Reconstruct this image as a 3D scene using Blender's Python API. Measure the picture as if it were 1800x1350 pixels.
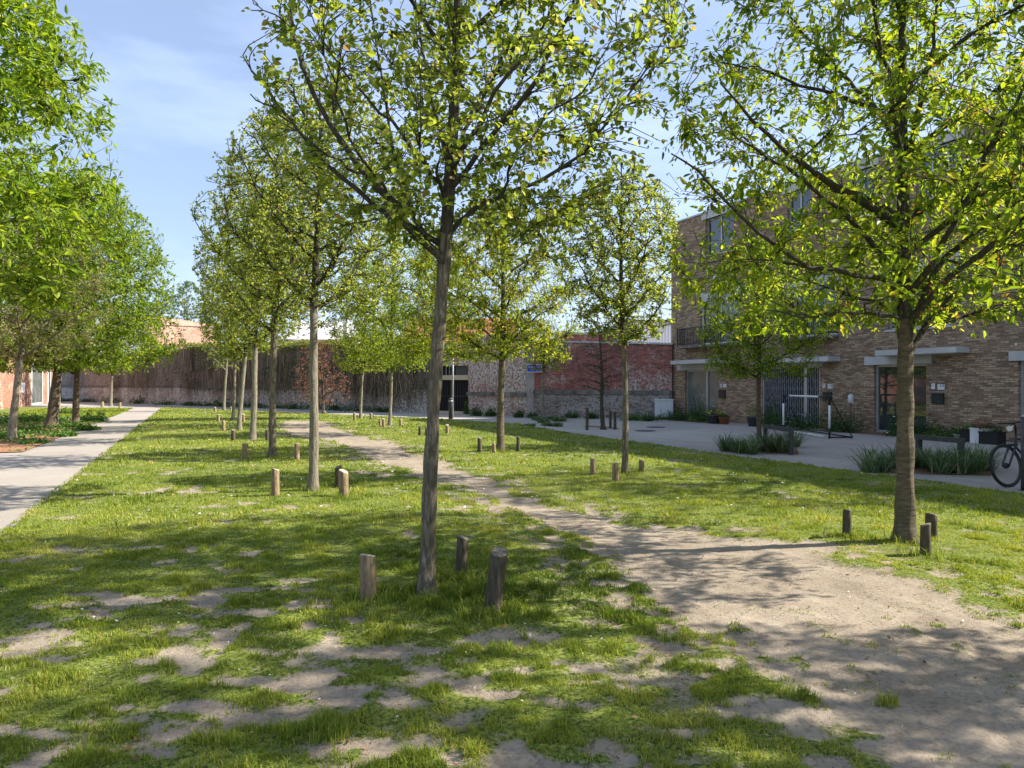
import bpy, math, random
import numpy as np
from mathutils import Vector, noise as mnoise

# ------------------------------------------------------------------ setup
for o in list(bpy.data.objects): bpy.data.objects.remove(o)
SC = bpy.context.scene
COL = SC.collection
F = 1200.0; HZ = 677.0; EYE = 1.6            # focal in photo pixels, horizon row, eye height

cam_d = bpy.data.cameras.new("camera"); cam = bpy.data.objects.new("camera", cam_d)
COL.objects.link(cam); SC.camera = cam
cam.location = (0, 0, EYE); cam.rotation_euler = (math.radians(90), 0, 0)
cam_d.sensor_width = 36; cam_d.lens = 36 * F / 1800.0
cam_d.shift_y = (HZ - 675.0) / 1800.0 * 1.0
cam_d.clip_start = 0.05; cam_d.clip_end = 3000

SUN_EL = math.radians(36.5); SUN_AZ = math.radians(7)      # azimuth from +X towards +Y
SUN = Vector((math.cos(SUN_EL) * math.cos(SUN_AZ), math.cos(SUN_EL) * math.sin(SUN_AZ), math.sin(SUN_EL)))
sl = bpy.data.lights.new("sun", 'SUN'); sl.energy = 5.0; sl.angle = math.radians(0.6); sl.color = (1.0, 0.93, 0.82)
so = bpy.data.objects.new("sun", sl); COL.objects.link(so)
so.rotation_euler = SUN.to_track_quat('Z', 'Y').to_euler()

W = bpy.data.worlds.new("World"); SC.world = W; W.use_nodes = True
nt = W.node_tree; nt.nodes.clear()
wo = nt.nodes.new('ShaderNodeOutputWorld'); bg = nt.nodes.new('ShaderNodeBackground')
sky = nt.nodes.new('ShaderNodeTexSky'); sky.sky_type = 'NISHITA'; sky.sun_disc = False
sky.sun_elevation = SUN_EL; sky.sun_rotation = math.radians(90) - SUN_AZ
sky.air_density = 1.0; sky.dust_density = 1.2; sky.ozone_density = 1.3
tc = nt.nodes.new('ShaderNodeTexCoord'); mp = nt.nodes.new('ShaderNodeMapping'); mp.inputs['Scale'].default_value = (1.2, 1.2, 4.5)
cn = nt.nodes.new('ShaderNodeTexNoise'); cn.inputs['Scale'].default_value = 1.7; cn.inputs['Detail'].default_value = 6; cn.inputs['Roughness'].default_value = .55
cr = nt.nodes.new('ShaderNodeValToRGB'); cr.color_ramp.elements[0].position = .44; cr.color_ramp.elements[1].position = .78
cr.color_ramp.elements[0].color = (.25, .25, .25, 1); cr.color_ramp.elements[1].color = (.8, .8, .8, 1)
mx = nt.nodes.new('ShaderNodeMix'); mx.data_type = 'RGBA'; mx.inputs['B'].default_value = (5.0, 6.1, 9.0, 1)
L = nt.links.new
L(tc.outputs['Generated'], mp.inputs['Vector']); L(mp.outputs[0], cn.inputs['Vector']); L(cn.outputs[0], cr.inputs[0])
L(cr.outputs[0], mx.inputs['Factor']); L(sky.outputs[0], mx.inputs['A']); L(mx.outputs['Result'], bg.inputs['Color'])
bg.inputs['Strength'].default_value = 0.080
L(bg.outputs[0], wo.inputs['Surface'])
vs = SC.view_settings; vs.view_transform = 'Standard'; vs.look = 'None'; vs.exposure = 1.30; vs.gamma = 1
SC.render.engine = 'CYCLES'
SC.cycles.max_bounces = 8; SC.cycles.transmission_bounces = 4; SC.cycles.diffuse_bounces = 4

# ------------------------------------------------------------------ helpers
def gp(px, py, h=EYE):
    """ground point seen at photo pixel"""
    Z = h * F / (py - HZ); return ((px - 900) / F * Z, Z)
def sc_(py): return (py - HZ) / EYE            # pixels per metre at that ground row
def at(px, py, Y): return Vector(((px - 900) / F * Y, Y, EYE - (py - HZ) / F * Y))

def tag(o, label=None, cat=None, group=None, kind=None):
    if label: o['label'] = label
    if cat: o['category'] = cat
    if group: o['group'] = group
    if kind: o['kind'] = kind
    return o
def link(name, me, mats, parent=None):
    o = bpy.data.objects.new(name, me); COL.objects.link(o)
    for m in (mats if isinstance(mats, (list, tuple)) else [mats]): me.materials.append(m)
    if parent: o.parent = parent
    return o
def empty(name, loc=(0, 0, 0), rz=0, label=None, cat=None, group=None):
    o = bpy.data.objects.new(name, None); COL.objects.link(o); o.location = loc; o.rotation_euler = (0, 0, rz)
    o.empty_display_size = .2
    return tag(o, label, cat, group)

def np_mesh(name, verts, loops, starts, totals, matidx=None, smooth=False, attrs=None):
    me = bpy.data.meshes.new(name)
    verts = np.asarray(verts, np.float32); loops = np.asarray(loops, np.int32)
    me.vertices.add(len(verts)); me.vertices.foreach_set('co', verts.ravel())
    me.loops.add(len(loops)); me.loops.foreach_set('vertex_index', loops)
    me.polygons.add(len(starts)); me.polygons.foreach_set('loop_start', np.asarray(starts, np.int32))
    me.polygons.foreach_set('loop_total', np.asarray(totals, np.int32))
    if matidx is not None: me.polygons.foreach_set('material_index', np.asarray(matidx, np.int32))
    me.polygons.foreach_set('use_smooth', np.full(len(starts), smooth, dtype=bool))
    for k, (dom, arr) in (attrs or {}).items():
        a = me.attributes.new(k, 'FLOAT', dom); a.data.foreach_set('value', np.asarray(arr, np.float32))
    me.update(calc_edges=True); me.validate()
    return me

class MB:
    """collects polygons into one mesh"""
    def __init__(s): s.v = []; s.f = []; s.m = []; s.sm = []
    def poly(s, pts, m=0, sm=False):
        n = len(s.v); s.v += [tuple(p) for p in pts]; s.f.append(tuple(range(n, n + len(pts)))); s.m.append(m); s.sm.append(sm)
    def box(s, x0, x1, y0, y1, z0, z1, m=0):
        n = len(s.v)
        s.v += [(x0, y0, z0), (x1, y0, z0), (x1, y1, z0), (x0, y1, z0), (x0, y0, z1), (x1, y0, z1), (x1, y1, z1), (x0, y1, z1)]
        for q in ((0, 3, 2, 1), (4, 5, 6, 7), (0, 1, 5, 4), (1, 2, 6, 5), (2, 3, 7, 6), (3, 0, 4, 7)):
            s.f.append(tuple(n + i for i in q)); s.m.append(m); s.sm.append(False)
    def tube(s, pts, rad, sides=8, m=0, caps=True, capm=None, smooth=True):
        pts = [Vector(p) for p in pts]
        if not hasattr(rad, '__len__'): rad = [rad] * len(pts)
        n0 = len(s.v); up = None
        for i, p in enumerate(pts):
            t = (pts[min(i + 1, len(pts) - 1)] - pts[max(i - 1, 0)]).normalized()
            if up is None: up = Vector((0, 0, 1)) if abs(t.z) < .9 else Vector((1, 0, 0))
            a = t.cross(up).normalized(); b = a.cross(t).normalized(); up = b
            for k in range(sides):
                an = 2 * math.pi * k / sides
                s.v.append(tuple(p + (a * math.cos(an) + b * math.sin(an)) * rad[i]))
        for i in range(len(pts) - 1):
            for k in range(sides):
                k2 = (k + 1) % sides
                s.f.append((n0 + i * sides + k, n0 + i * sides + k2, n0 + (i + 1) * sides + k2, n0 + (i + 1) * sides + k)); s.m.append(m); s.sm.append(smooth)
        if caps:
            cm = m if capm is None else capm
            s.f.append(tuple(n0 + k for k in range(sides))[::-1]); s.m.append(m); s.sm.append(False)
            e = n0 + (len(pts) - 1) * sides
            s.f.append(tuple(e + k for k in range(sides))); s.m.append(cm); s.sm.append(False)
    def build(s, name, mats, parent=None):
        me = bpy.data.meshes.new(name); me.from_pydata(s.v, [], s.f)
        me.polygons.foreach_set('material_index', s.m); me.polygons.foreach_set('use_smooth', s.sm); me.update()
        return link(name, me, mats, parent)

# value noise on numpy arrays
def _h(i, j, s):
    n = (i * 374761393 + j * 668265263 + s * 974634777) & 0xffffffff
    n = ((n ^ (n >> 13)) * 1274126177) & 0xffffffff
    return ((n ^ (n >> 16)) & 0xffff) / 65535.0
def vnoise(x, y, s=0):
    xi = np.floor(x).astype(np.int64); yi = np.floor(y).astype(np.int64); fx = x - xi; fy = y - yi
    fx = fx * fx * (3 - 2 * fx); fy = fy * fy * (3 - 2 * fy)
    return (_h(xi, yi, s) * (1 - fx) + _h(xi + 1, yi, s) * fx) * (1 - fy) + (_h(xi, yi + 1, s) * (1 - fx) + _h(xi + 1, yi + 1, s) * fx) * fy
def fbm(x, y, s=0, oct=4):
    t = 0; a = .5; tot = 0
    for k in range(oct):
        t = t + a * vnoise(x, y, s + k * 17); tot += a; a *= .5; x = x * 2.03 + 3.1; y = y * 2.03 + 1.7
    return t / tot
def sstep(a, b, x):
    t = np.clip((x - a) / (b - a), 0, 1); return t * t * (3 - 2 * t)

# ------------------------------------------------------------------ materials
def mat(name):
    m = bpy.data.materials.new(name); m.use_nodes = True; m.node_tree.nodes.clear(); return m, m.node_tree
def N(t, typ, **kw):
    n = t.nodes.new(typ)
    for k, v in kw.items():
        if k in n.inputs.keys(): n.inputs[k].default_value = v
        else: setattr(n, k, v)
    return n
def out(t, sh, bump=None):
    o = t.nodes.new('ShaderNodeOutputMaterial'); t.links.new(sh.outputs[0], o.inputs['Surface'])
def ramp(t, fac, stops):
    r = t.nodes.new('ShaderNodeValToRGB'); e = r.color_ramp.elements
    while len(e) < len(stops): e.new(.5)
    for i, (p, c) in enumerate(stops): e[i].position = p; e[i].color = (*c, 1)
    t.links.new(fac, r.inputs[0]); return r
def mixc(t, fac, a, b, mode='MIX'):
    m = t.nodes.new('ShaderNodeMix'); m.data_type = 'RGBA'; m.blend_type = mode
    for s, v in (('Factor', fac), ('A', a), ('B', b)):
        if isinstance(v, (int, float)): m.inputs[s].default_value = v
        elif isinstance(v, tuple): m.inputs[s].default_value = (*v, 1)
        else: t.links.new(v, m.inputs[s])
    return m.outputs['Result']
def simple(name, col, rough=.7, metal=0, var=.12, nscale=6, bump=.0, spec=.4, stretch=(1, 1, 1), col2=None):
    m, t = mat(name); tc = N(t, 'ShaderNodeTexCoord'); mp = N(t, 'ShaderNodeMapping'); mp.inputs['Scale'].default_value = stretch
    t.links.new(tc.outputs['Object'], mp.inputs[0])
    n = N(t, 'ShaderNodeTexNoise', Scale=nscale, Detail=5.0, Roughness=.6); t.links.new(mp.outputs[0], n.inputs['Vector'])
    c2 = col2 or tuple(c * (1 - 2.2 * var) for c in col)
    r = ramp(t, n.outputs[0], [(.3, c2), (.7, tuple(min(1, c * (1 + var)) for c in col))])
    p = N(t, 'ShaderNodeBsdfPrincipled', Roughness=rough, Metallic=metal); p.inputs['Specular IOR Level'].default_value = spec
    t.links.new(r.outputs[0], p.inputs['Base Color'])
    if bump:
        b = N(t, 'ShaderNodeBump', Strength=bump, Distance=.02); t.links.new(n.outputs[0], b.inputs['Height']); t.links.new(b.outputs[0], p.inputs['Normal'])
    out(t, p); return m
def bark(name, c1, c2, c3, scale=1.0, band=False):
    m, t = mat(name); tc = N(t, 'ShaderNodeTexCoord'); mp = N(t, 'ShaderNodeMapping')
    mp.inputs['Scale'].default_value = (2, 2, 9) if band else (9, 9, 1.6)
    t.links.new(tc.outputs['Object'], mp.inputs[0])
    n = N(t, 'ShaderNodeTexNoise', Scale=4.0 * scale, Detail=7.0, Roughness=.72, Distortion=.5); t.links.new(mp.outputs[0], n.inputs['Vector'])
    n2 = N(t, 'ShaderNodeTexNoise', Scale=2.3, Detail=3.0); t.links.new(tc.outputs['Object'], n2.inputs['Vector'])
    r = ramp(t, n.outputs[0], [(.36, c1), (.5, c2), (.66, c3)])
    c = mixc(t, n2.outputs[0], r.outputs[0], tuple(x * .8 + g for x, g in zip(c2, (0, .012, -.0))))
    p = N(t, 'ShaderNodeBsdfPrincipled', Roughness=.9); p.inputs['Specular IOR Level'].default_value = .2
    t.links.new(c, p.inputs['Base Color'])
    b = N(t, 'ShaderNodeBump', Strength=1.0, Distance=.03); t.links.new(n.outputs[0], b.inputs['Height']); t.links.new(b.outputs[0], p.inputs['Normal'])
    out(t, p); return m
def leafmat(name, stops, trans, tfac=.45, rough=.42):
    """stops: ramp over per-leaf random value"""
    m, t = mat(name); a = N(t, 'ShaderNodeAttribute', attribute_name='lv')
    r = ramp(t, a.outputs['Fac'], stops)
    p = N(t, 'ShaderNodeBsdfPrincipled', Roughness=rough + .06); p.inputs['Specular IOR Level'].default_value = .2
    t.links.new(r.outputs[0], p.inputs['Base Color'])
    tr = N(t, 'ShaderNodeBsdfTranslucent'); c = mixc(t, 1.0, r.outputs[0], trans, 'MULTIPLY'); t.links.new(c, tr.inputs[0])
    ms = N(t, 'ShaderNodeMixShader', Fac=min(.62, tfac * 1.15) if tfac >= .4 else tfac); t.links.new(p.outputs[0], ms.inputs[1]); t.links.new(tr.outputs[0], ms.inputs[2])
    out(t, ms); return m
def brickmat(name, c1, c2, mortar, bw=.21, bh=.062, ms=.009, wash=None, washc=(.55, .52, .48), lo=.45, hi=.6, dark=None, wscale=.6, plinth=None):
    m, t = mat(name); tc = N(t, 'ShaderNodeTexCoord'); sx = N(t, 'ShaderNodeSeparateXYZ'); t.links.new(tc.outputs['Object'], sx.inputs[0])
    ad = N(t, 'ShaderNodeMath', operation='ADD'); t.links.new(sx.outputs[0], ad.inputs[0]); t.links.new(sx.outputs[1], ad.inputs[1])
    cx = N(t, 'ShaderNodeCombineXYZ'); t.links.new(ad.outputs[0], cx.inputs[0]); t.links.new(sx.outputs[2], cx.inputs[1])
    b = N(t, 'ShaderNodeTexBrick', Scale=1.0); b.inputs['Brick Width'].default_value = bw; b.inputs['Row Height'].default_value = bh
    b.inputs['Mortar Size'].default_value = ms; b.inputs['Mortar Smooth'].default_value = .3; b.inputs['Bias'].default_value = -.1
    b.inputs['Color1'].default_value = (0, 0, 0, 1); b.inputs['Color2'].default_value = (1, 1, 1, 1); b.inputs['Mortar'].default_value = (.5, .5, .5, 1)
    t.links.new(cx.outputs[0], b.inputs['Vector'])
    rb = ramp(t, b.outputs['Color'], [(0, tuple(c * .7 for c in c1)), (.25, c1), (.75, c2), (1, tuple(min(1, c * 1.35) for c in c2))])
    n = N(t, 'ShaderNodeTexNoise', Scale=wscale, Detail=7.0, Roughness=.68); t.links.new(tc.outputs['Object'], n.inputs['Vector'])
    n3 = N(t, 'ShaderNodeTexNoise', Scale=14.0, Detail=4.0); t.links.new(tc.outputs['Object'], n3.inputs['Vector'])
    c = mixc(t, b.outputs['Fac'], rb.outputs[0], mortar)
    v = ramp(t, n3.outputs[0], [(.3, (.72, .72, .72)), (.7, (1.15, 1.15, 1.15))]); c = mixc(t, 1.0, c, v.outputs[0], 'MULTIPLY')
    v2 = ramp(t, n.outputs[0], [(.3, (.8, .8, .82)), (.7, (1.12, 1.1, 1.05))]); c = mixc(t, 1.0, c, v2.outputs[0], 'MULTIPLY')
    if wash:
        nn = N(t, 'ShaderNodeTexNoise', Scale=wash, Detail=9.0, Roughness=.75); t.links.new(tc.outputs['Object'], nn.inputs['Vector'])
        fr = ramp(t, nn.outputs[0], [(lo, (0, 0, 0)), (hi, (1, 1, 1))])
        nf = N(t, 'ShaderNodeTexNoise', Scale=9.0, Detail=3.0); t.links.new(tc.outputs['Object'], nf.inputs['Vector'])
        fk = ramp(t, nf.outputs[0], [(.42, (0, 0, 0)), (.56, (1, 1, 1))])
        w = mixc(t, 1.0, fr.outputs[0], fk.outputs[0], 'MULTIPLY')
        c = mixc(t, w, c, washc)
    p = N(t, 'ShaderNodeBsdfPrincipled', Roughness=.88); p.inputs['Specular IOR Level'].default_value = .2
    t.links.new(c, p.inputs['Base Color'])
    bp = N(t, 'ShaderNodeBump', Strength=.5, Distance=.008, invert=True); t.links.new(b.outputs['Fac'], bp.inputs['Height']); t.links.new(bp.outputs[0], p.inputs['Normal'])
    out(t, p); return m
def glassmat(name, col=(.02, .025, .025), ior=1.9, rough=.03, nscale=1.2, col2=None):
    m, t = mat(name); tc = N(t, 'ShaderNodeTexCoord'); n = N(t, 'ShaderNodeTexNoise', Scale=nscale, Detail=2.0); t.links.new(tc.outputs['Object'], n.inputs['Vector'])
    r = ramp(t, n.outputs[0], [(.35, col), (.65, col2 or tuple(c * 2 for c in col))])
    p = N(t, 'ShaderNodeBsdfPrincipled', Roughness=rough, IOR=ior); t.links.new(r.outputs[0], p.inputs['Base Color'])
    b = N(t, 'ShaderNodeBump', Strength=.03, Distance=.05); t.links.new(n.outputs[0], b.inputs['Height']); t.links.new(b.outputs[0], p.inputs['Normal'])
    out(t, p); return m

M = {}
M['pear_bark'] = bark('pear_bark', (.035, .028, .02), (.16, .128, .09), (.50, .44, .35))
M['pear_bark_far'] = bark('pear_bark_pale', (.09, .075, .055), (.24, .205, .155), (.42, .37, .29))
M['cherry_bark'] = bark('cherry_bark', (.05, .035, .025), (.14, .105, .075), (.27, .22, .16), band=True)
M['branch'] = bark('branch_bark', (.03, .025, .02), (.075, .062, .048), (.16, .135, .105))
M['pear_leaf'] = leafmat('pear_leaf', [(0, (.07, .115, .018)), (.3, (.145, .21, .03)), (.7, (.26, .32, .055)), (.86, (.38, .41, .12)), (1, (.30, .19, .09))], (1.5, 1.4, .65), .52)
M['cherry_leaf'] = leafmat('cherry_leaf', [(0, (.06, .11, .014)), (.35, (.14, .225, .024)), (.72, (.27, .35, .035)), (.84, (.40, .44, .06)), (.9, (.22, .12, .06)), (1, (.28, .14, .08))], (1.6, 1.45, .5), .52)
M['bright_leaf'] = leafmat('bright_leaf', [(0, (.06, .115, .013)), (.4, (.155, .26, .022)), (.8, (.29, .38, .035)), (.95, (.42, .46, .06)), (1, (.20, .12, .05))], (1.45, 1.35, .5), .47)
M['olive_leaf'] = leafmat('olive_leaf', [(0, (.09, .11, .03)), (.5, (.21, .235, .055)), (1, (.36, .36, .12))], (1.3, 1.2, .8), .4)
M['far_leaf'] = leafmat('far_leaf', [(0, (.06, .10, .05)), (.5, (.13, .19, .09)), (1, (.24, .30, .14))], (1.2, 1.2, .9), .35)
M['copper_leaf'] = leafmat('copper_leaf', [(0, (.14, .05, .03)), (.5, (.28, .12, .07)), (1, (.42, .26, .15))], (1.2, .9, .8), .35)
M['shrub_leaf'] = leafmat('shrub_leaf', [(0, (.018, .045, .014)), (.6, (.05, .11, .028)), (1, (.11, .19, .045))], (1.2, 1.4, .7), .3)
M['bed_leaf'] = leafmat('bed_leaf', [(0, (.03, .08, .02)), (.6, (.08, .18, .035)), (1, (.22, .30, .06))], (1.2, 1.4, .7), .35)
M['blade'] = leafmat('grass_blade', [(0, (.055, .10, .012)), (.35, (.16, .225, .024)), (.7, (.33, .37, .05)), (.9, (.44, .40, .10)), (1, (.54, .44, .22))], (1.3, 1.25, .6), .36, .55)
M['sedge'] = leafmat('sedge_blade', [(0, (.035, .075, .03)), (.5, (.09, .155, .06)), (.85, (.22, .28, .13)), (1, (.42, .40, .24))], (1.1, 1.2, .8), .25, .45)
M['vine'] = leafmat('vine_strand', [(0, (.07, .052, .038)), (.5, (.19, .145, .105)), (1, (.42, .34, .25))], (1, 1, 1), .1, .8)
M['petal'] = leafmat('petal', [(0, (.45, .40, .36)), (1, (.8, .78, .76))], (1, 1, 1), .2)
M['litter'] = leafmat('dry_leaf', [(0, (.10, .055, .03)), (.5, (.22, .12, .06)), (1, (.34, .23, .12))], (1, .9, .7), .15, .7)
M['straw'] = leafmat('dead_straw', [(0, (.16, .12, .07)), (1, (.46, .38, .24))], (1, 1, .8), .15, .8)
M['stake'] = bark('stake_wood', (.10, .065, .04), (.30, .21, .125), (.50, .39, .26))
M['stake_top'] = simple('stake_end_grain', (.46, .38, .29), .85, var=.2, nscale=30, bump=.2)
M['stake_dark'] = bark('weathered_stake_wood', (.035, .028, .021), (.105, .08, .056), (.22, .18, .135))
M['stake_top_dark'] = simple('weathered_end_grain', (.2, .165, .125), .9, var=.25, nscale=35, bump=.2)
M['house_brick'] = brickmat('house_brick', (.30, .19, .12), (.46, .335, .215), (.23, .18, .14), .23, .062, .012)
M['left_brick'] = brickmat('red_house_brick', (.27, .105, .065), (.38, .17, .11), (.36, .28, .22), wash=.5, washc=(.62, .5, .42), lo=.52, hi=.62)
M['old_brick'] = brickmat('old_wall_brick', (.27, .065, .05), (.42, .12, .095), (.30, .25, .22), wash=.35, washc=(.50, .47, .42), lo=.51, hi=.6)
M['old_brick_white'] = brickmat('limewashed_brick', (.24, .085, .06), (.38, .15, .11), (.38, .34, .30), wash=1.1, washc=(.56, .53, .48), lo=.38, hi=.52)
M['grey_brick'] = brickmat('stained_grey_brick', (.15, .12, .105), (.29, .245, .215), (.30, .26, .24), wash=.5, washc=(.38, .36, .34), lo=.44, hi=.6)
M['white_plinth'] = brickmat('whitewashed_plinth', (.2, .16, .14), (.33, .28, .25), (.36, .34, .32), wash=.8, washc=(.60, .59, .57), lo=.36, hi=.5)
M['pink_brick'] = brickmat('pale_brick', (.50, .27, .18), (.62, .38, .27), (.55, .42, .34), wash=.3, washc=(.7, .5, .38), lo=.5, hi=.6)
M['conc'] = simple('concrete', (.34, .32, .29), .85, var=.16, nscale=3, bump=.15, stretch=(1, 1, .5))
M['conc_dark'] = simple('stained_concrete', (.20, .19, .17), .9, var=.3, nscale=2.5, bump=.15, stretch=(1, 1, .4))
M['lintel'] = simple('pale_lintel_concrete', (.50, .49, .47), .7, var=.08, nscale=2)
M['beige'] = simple('beige_beam', (.55, .44, .3), .8, var=.1, nscale=4)
M['white'] = simple('white_paint', (.72, .72, .72), .45, var=.04, nscale=4)
M['cab'] = simple('cabinet_grey_plastic', (.60, .62, .64), .5, var=.05, nscale=5)
M['dark'] = simple('dark_metal', (.03, .032, .034), .5, var=.2, nscale=12)
M['rack'] = simple('rack_steel', (.07, .078, .075), .55, metal=.3, var=.2, nscale=9)
M['black'] = simple('black_rubber', (.012, .012, .013), .55, var=.2, nscale=20)
M['grille'] = simple('grille_steel', (.28, .30, .33), .45, metal=.4, var=.15, nscale=9)
M['alu'] = simple('aluminium_frame', (.42, .43, .43), .4, metal=.4, var=.06, nscale=5)
M['galv'] = simple('galvanised_steel', (.42, .42, .41), .5, metal=.5, var=.12, nscale=14)
M['glass'] = glassmat('window_glass')
M['door_glass'] = glassmat('frosted_door_glass', (.10, .12, .11), 1.6, .12, 1.5, (.17, .19, .175))
M['void'] = simple('dark_interior', (.008, .008, .009), .9, var=.2)
M['mailbox'] = simple('mailbox_brown', (.045, .03, .028), .5, var=.15, nscale=9)
M['mailgreen'] = simple('mailbox_dark_green', (.02, .03, .026), .5, var=.2, nscale=9)
M['blue'] = simple('blue_enamel', (.015, .07, .75), .35, var=.1, nscale=9)
M['green_paint'] = simple('faded_green_paint', (.10, .22, .12), .8, var=.3, nscale=9)
M['terracotta'] = simple('terracotta', (.34, .12, .06), .85, var=.15, nscale=9)
M['greypot'] = simple('grey_pot', (.06, .07, .08), .6, var=.15, nscale=9)
M['roof_pale'] = simple('pale_roof_sheet', (.52, .50, .50), .6, var=.08, nscale=1, stretch=(1, 1, 1))
M['roof_tile'] = simple('red_roof_tile', (.32, .10, .06), .85, var=.2, nscale=8)
M['manhole'] = simple('cast_iron', (.045, .045, .048), .6, metal=.3, var=.2, nscale=22, bump=.2)
def flower(c, nm): return simple(nm, c, .6, var=.1, nscale=30)
M['yellow'] = flower((.75, .5, .03), 'yellow_petals'); M['lilac'] = flower((.62, .55, .68), 'lilac_petals'); M['whitefl'] = flower((.75, .75, .7), 'white_petals')

def corrugated():
    m, t = mat('white_corrugated'); tc = N(t, 'ShaderNodeTexCoord'); w = N(t, 'ShaderNodeTexWave', Scale=1.55, Distortion=0.0); w.bands_direction = 'X'
    t.links.new(tc.outputs['Object'], w.inputs['Vector']); r = ramp(t, w.outputs[0], [(0, (.45, .46, .48)), (.35, (.72, .73, .75)), (1, (.78, .79, .8))])
    p = N(t, 'ShaderNodeBsdfPrincipled', Roughness=.5); t.links.new(r.outputs[0], p.inputs['Base Color']); b = N(t, 'ShaderNodeBump', Strength=.6, Distance=.03)
    t.links.new(w.outputs[0], b.inputs['Height']); t.links.new(b.outputs[0], p.inputs['Normal']); out(t, p); return m
M['corr'] = corrugated()

def lawn_mat():
    m, t = mat('lawn_and_bare_soil'); tc = N(t, 'ShaderNodeTexCoord'); a = N(t, 'ShaderNodeAttribute', attribute_name='dirt')
    n1 = N(t, 'ShaderNodeTexNoise', Scale=1.6, Detail=12.0, Roughness=.74); n2 = N(t, 'ShaderNodeTexNoise', Scale=38.0, Detail=6.0, Roughness=.7)
    n3 = N(t, 'ShaderNodeTexNoise', Scale=160.0, Detail=3.0, Roughness=.6); v = N(t, 'ShaderNodeTexVoronoi', Scale=75.0)
    for n in (n1, n2, n3, v): t.links.new(tc.outputs['Object'], n.inputs['Vector'])
    soil = ramp(t, n1.outputs[0], [(.3, (.215, .17, .125)), (.5, (.315, .26, .195)), (.72, (.41, .345, .265))])
    fine = ramp(t, n2.outputs[0], [(.32, (.62, .6, .58)), (.5, (1, 1, 1)), (.72, (1.12, 1.1, 1.07))])
    s = mixc(t, 1.0, soil.outputs[0], fine.outputs[0], 'MULTIPLY')
    peb = ramp(t, v.outputs['Distance'], [(.05, (.7, .66, .62)), (.16, (1, 1, 1))]); s = mixc(t, .6, s, peb.outputs[0], 'MULTIPLY')
    gr = ramp(t, n2.outputs[0], [(.3, (.025, .04, .012)), (.42, (.06, .085, .02)), (.52, (.16, .20, .035)), (.62, (.24, .255, .07)), (.75, (.32, .28, .14))])
    big = ramp(t, n1.outputs[0], [(.3, (.8, .9, .8)), (.7, (1.2, 1.1, 1.0))]); g = mixc(t, 1.0, gr.outputs[0], big.outputs[0], 'MULTIPLY')
    f = N(t, 'ShaderNodeMath', operation='ADD'); sub = N(t, 'ShaderNodeMath', operation='MULTIPLY_ADD'); sub.inputs[1].default_value = 1.3; sub.inputs[2].default_value = -.65
    t.links.new(n2.outputs[0], sub.inputs[0]); t.links.new(a.outputs['Fac'], f.inputs[0]); t.links.new(sub.outputs[0], f.inputs[1])
    fr = ramp(t, f.outputs[0], [(.18, (0, 0, 0)), (.68, (1, 1, 1))])
    c = mixc(t, fr.outputs[0], g, s)
    p = N(t, 'ShaderNodeBsdfPrincipled', Roughness=.95); p.inputs['Specular IOR Level'].default_value = .15; t.links.new(c, p.inputs['Base Color'])
    ad = N(t, 'ShaderNodeMath', operation='MULTIPLY_ADD'); ad.inputs[1].default_value = .5; t.links.new(n3.outputs[0], ad.inputs[0]); t.links.new(n2.outputs[0], ad.inputs[2])
    b = N(t, 'ShaderNodeBump', Strength=.7, Distance=.02); t.links.new(ad.outputs[0], b.inputs['Height']); t.links.new(b.outputs[0], p.inputs['Normal'])
    out(t, p); return m
M['lawn'] = lawn_mat()
def paving(name, c1, c2, rz, jx, jy, joint=.55):
    m, t = mat(name); tc = N(t, 'ShaderNodeTexCoord'); mp = N(t, 'ShaderNodeMapping'); mp.inputs['Rotation'].default_value = (0, 0, rz); t.links.new(tc.outputs['Object'], mp.inputs[0])
    n1 = N(t, 'ShaderNodeTexNoise', Scale=.55, Detail=9.0, Roughness=.7); n2 = N(t, 'ShaderNodeTexNoise', Scale=60.0, Detail=4.0, Roughness=.7)
    for n in (n1, n2): t.links.new(tc.outputs['Object'], n.inputs['Vector'])
    r = ramp(t, n1.outputs[0], [(.3, c1), (.7, c2)]); f = ramp(t, n2.outputs[0], [(.3, (.7, .7, .7)), (.7, (1.15, 1.15, 1.15))]); c = mixc(t, 1.0, r.outputs[0], f.outputs[0], 'MULTIPLY')
    b = N(t, 'ShaderNodeTexBrick', Scale=1.0); b.offset = 0; b.inputs['Brick Width'].default_value = jx; b.inputs['Row Height'].default_value = jy; b.inputs['Mortar Size'].default_value = .012
    b.inputs['Color1'].default_value = (.93, .93, .93, 1); b.inputs['Color2'].default_value = (1.05, 1.05, 1.05, 1); b.inputs['Mortar'].default_value = (joint,) * 3 + (1,)
    t.links.new(mp.outputs[0], b.inputs['Vector']); c = mixc(t, 1.0, c, b.outputs['Color'], 'MULTIPLY')
    p = N(t, 'ShaderNodeBsdfPrincipled', Roughness=.85); t.links.new(c, p.inputs['Base Color'])
    bp = N(t, 'ShaderNodeBump', Strength=.3, Distance=.006); t.links.new(n2.outputs[0], bp.inputs['Height']); t.links.new(bp.outputs[0], p.inputs['Normal']); out(t, p); return m
DIRA = math.atan2(.905, -.426)
M['plaza'] = paving('plaza_paving', (.30, .275, .235), (.42, .39, .335), -DIRA, 5.0, 3.2)
M['kerbstrip'] = paving('kerb_concrete', (.27, .255, .225), (.36, .34, .305), -DIRA, 1.0, 4.0, .7)
M['path'] = paving('path_concrete', (.30, .26, .22), (.385, .345, .295), -DIRA, 4.0, 1.76, .7)
M['mulch'] = simple('bark_mulch', (.24, .125, .07), .95, var=.25, nscale=22, bump=.5, col2=(.07, .05, .03))
M['mulch_red'] = simple('reddish_bark_mulch', (.36, .17, .085), .95, var=.2, nscale=14, bump=.5, col2=(.15, .08, .04))
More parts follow.
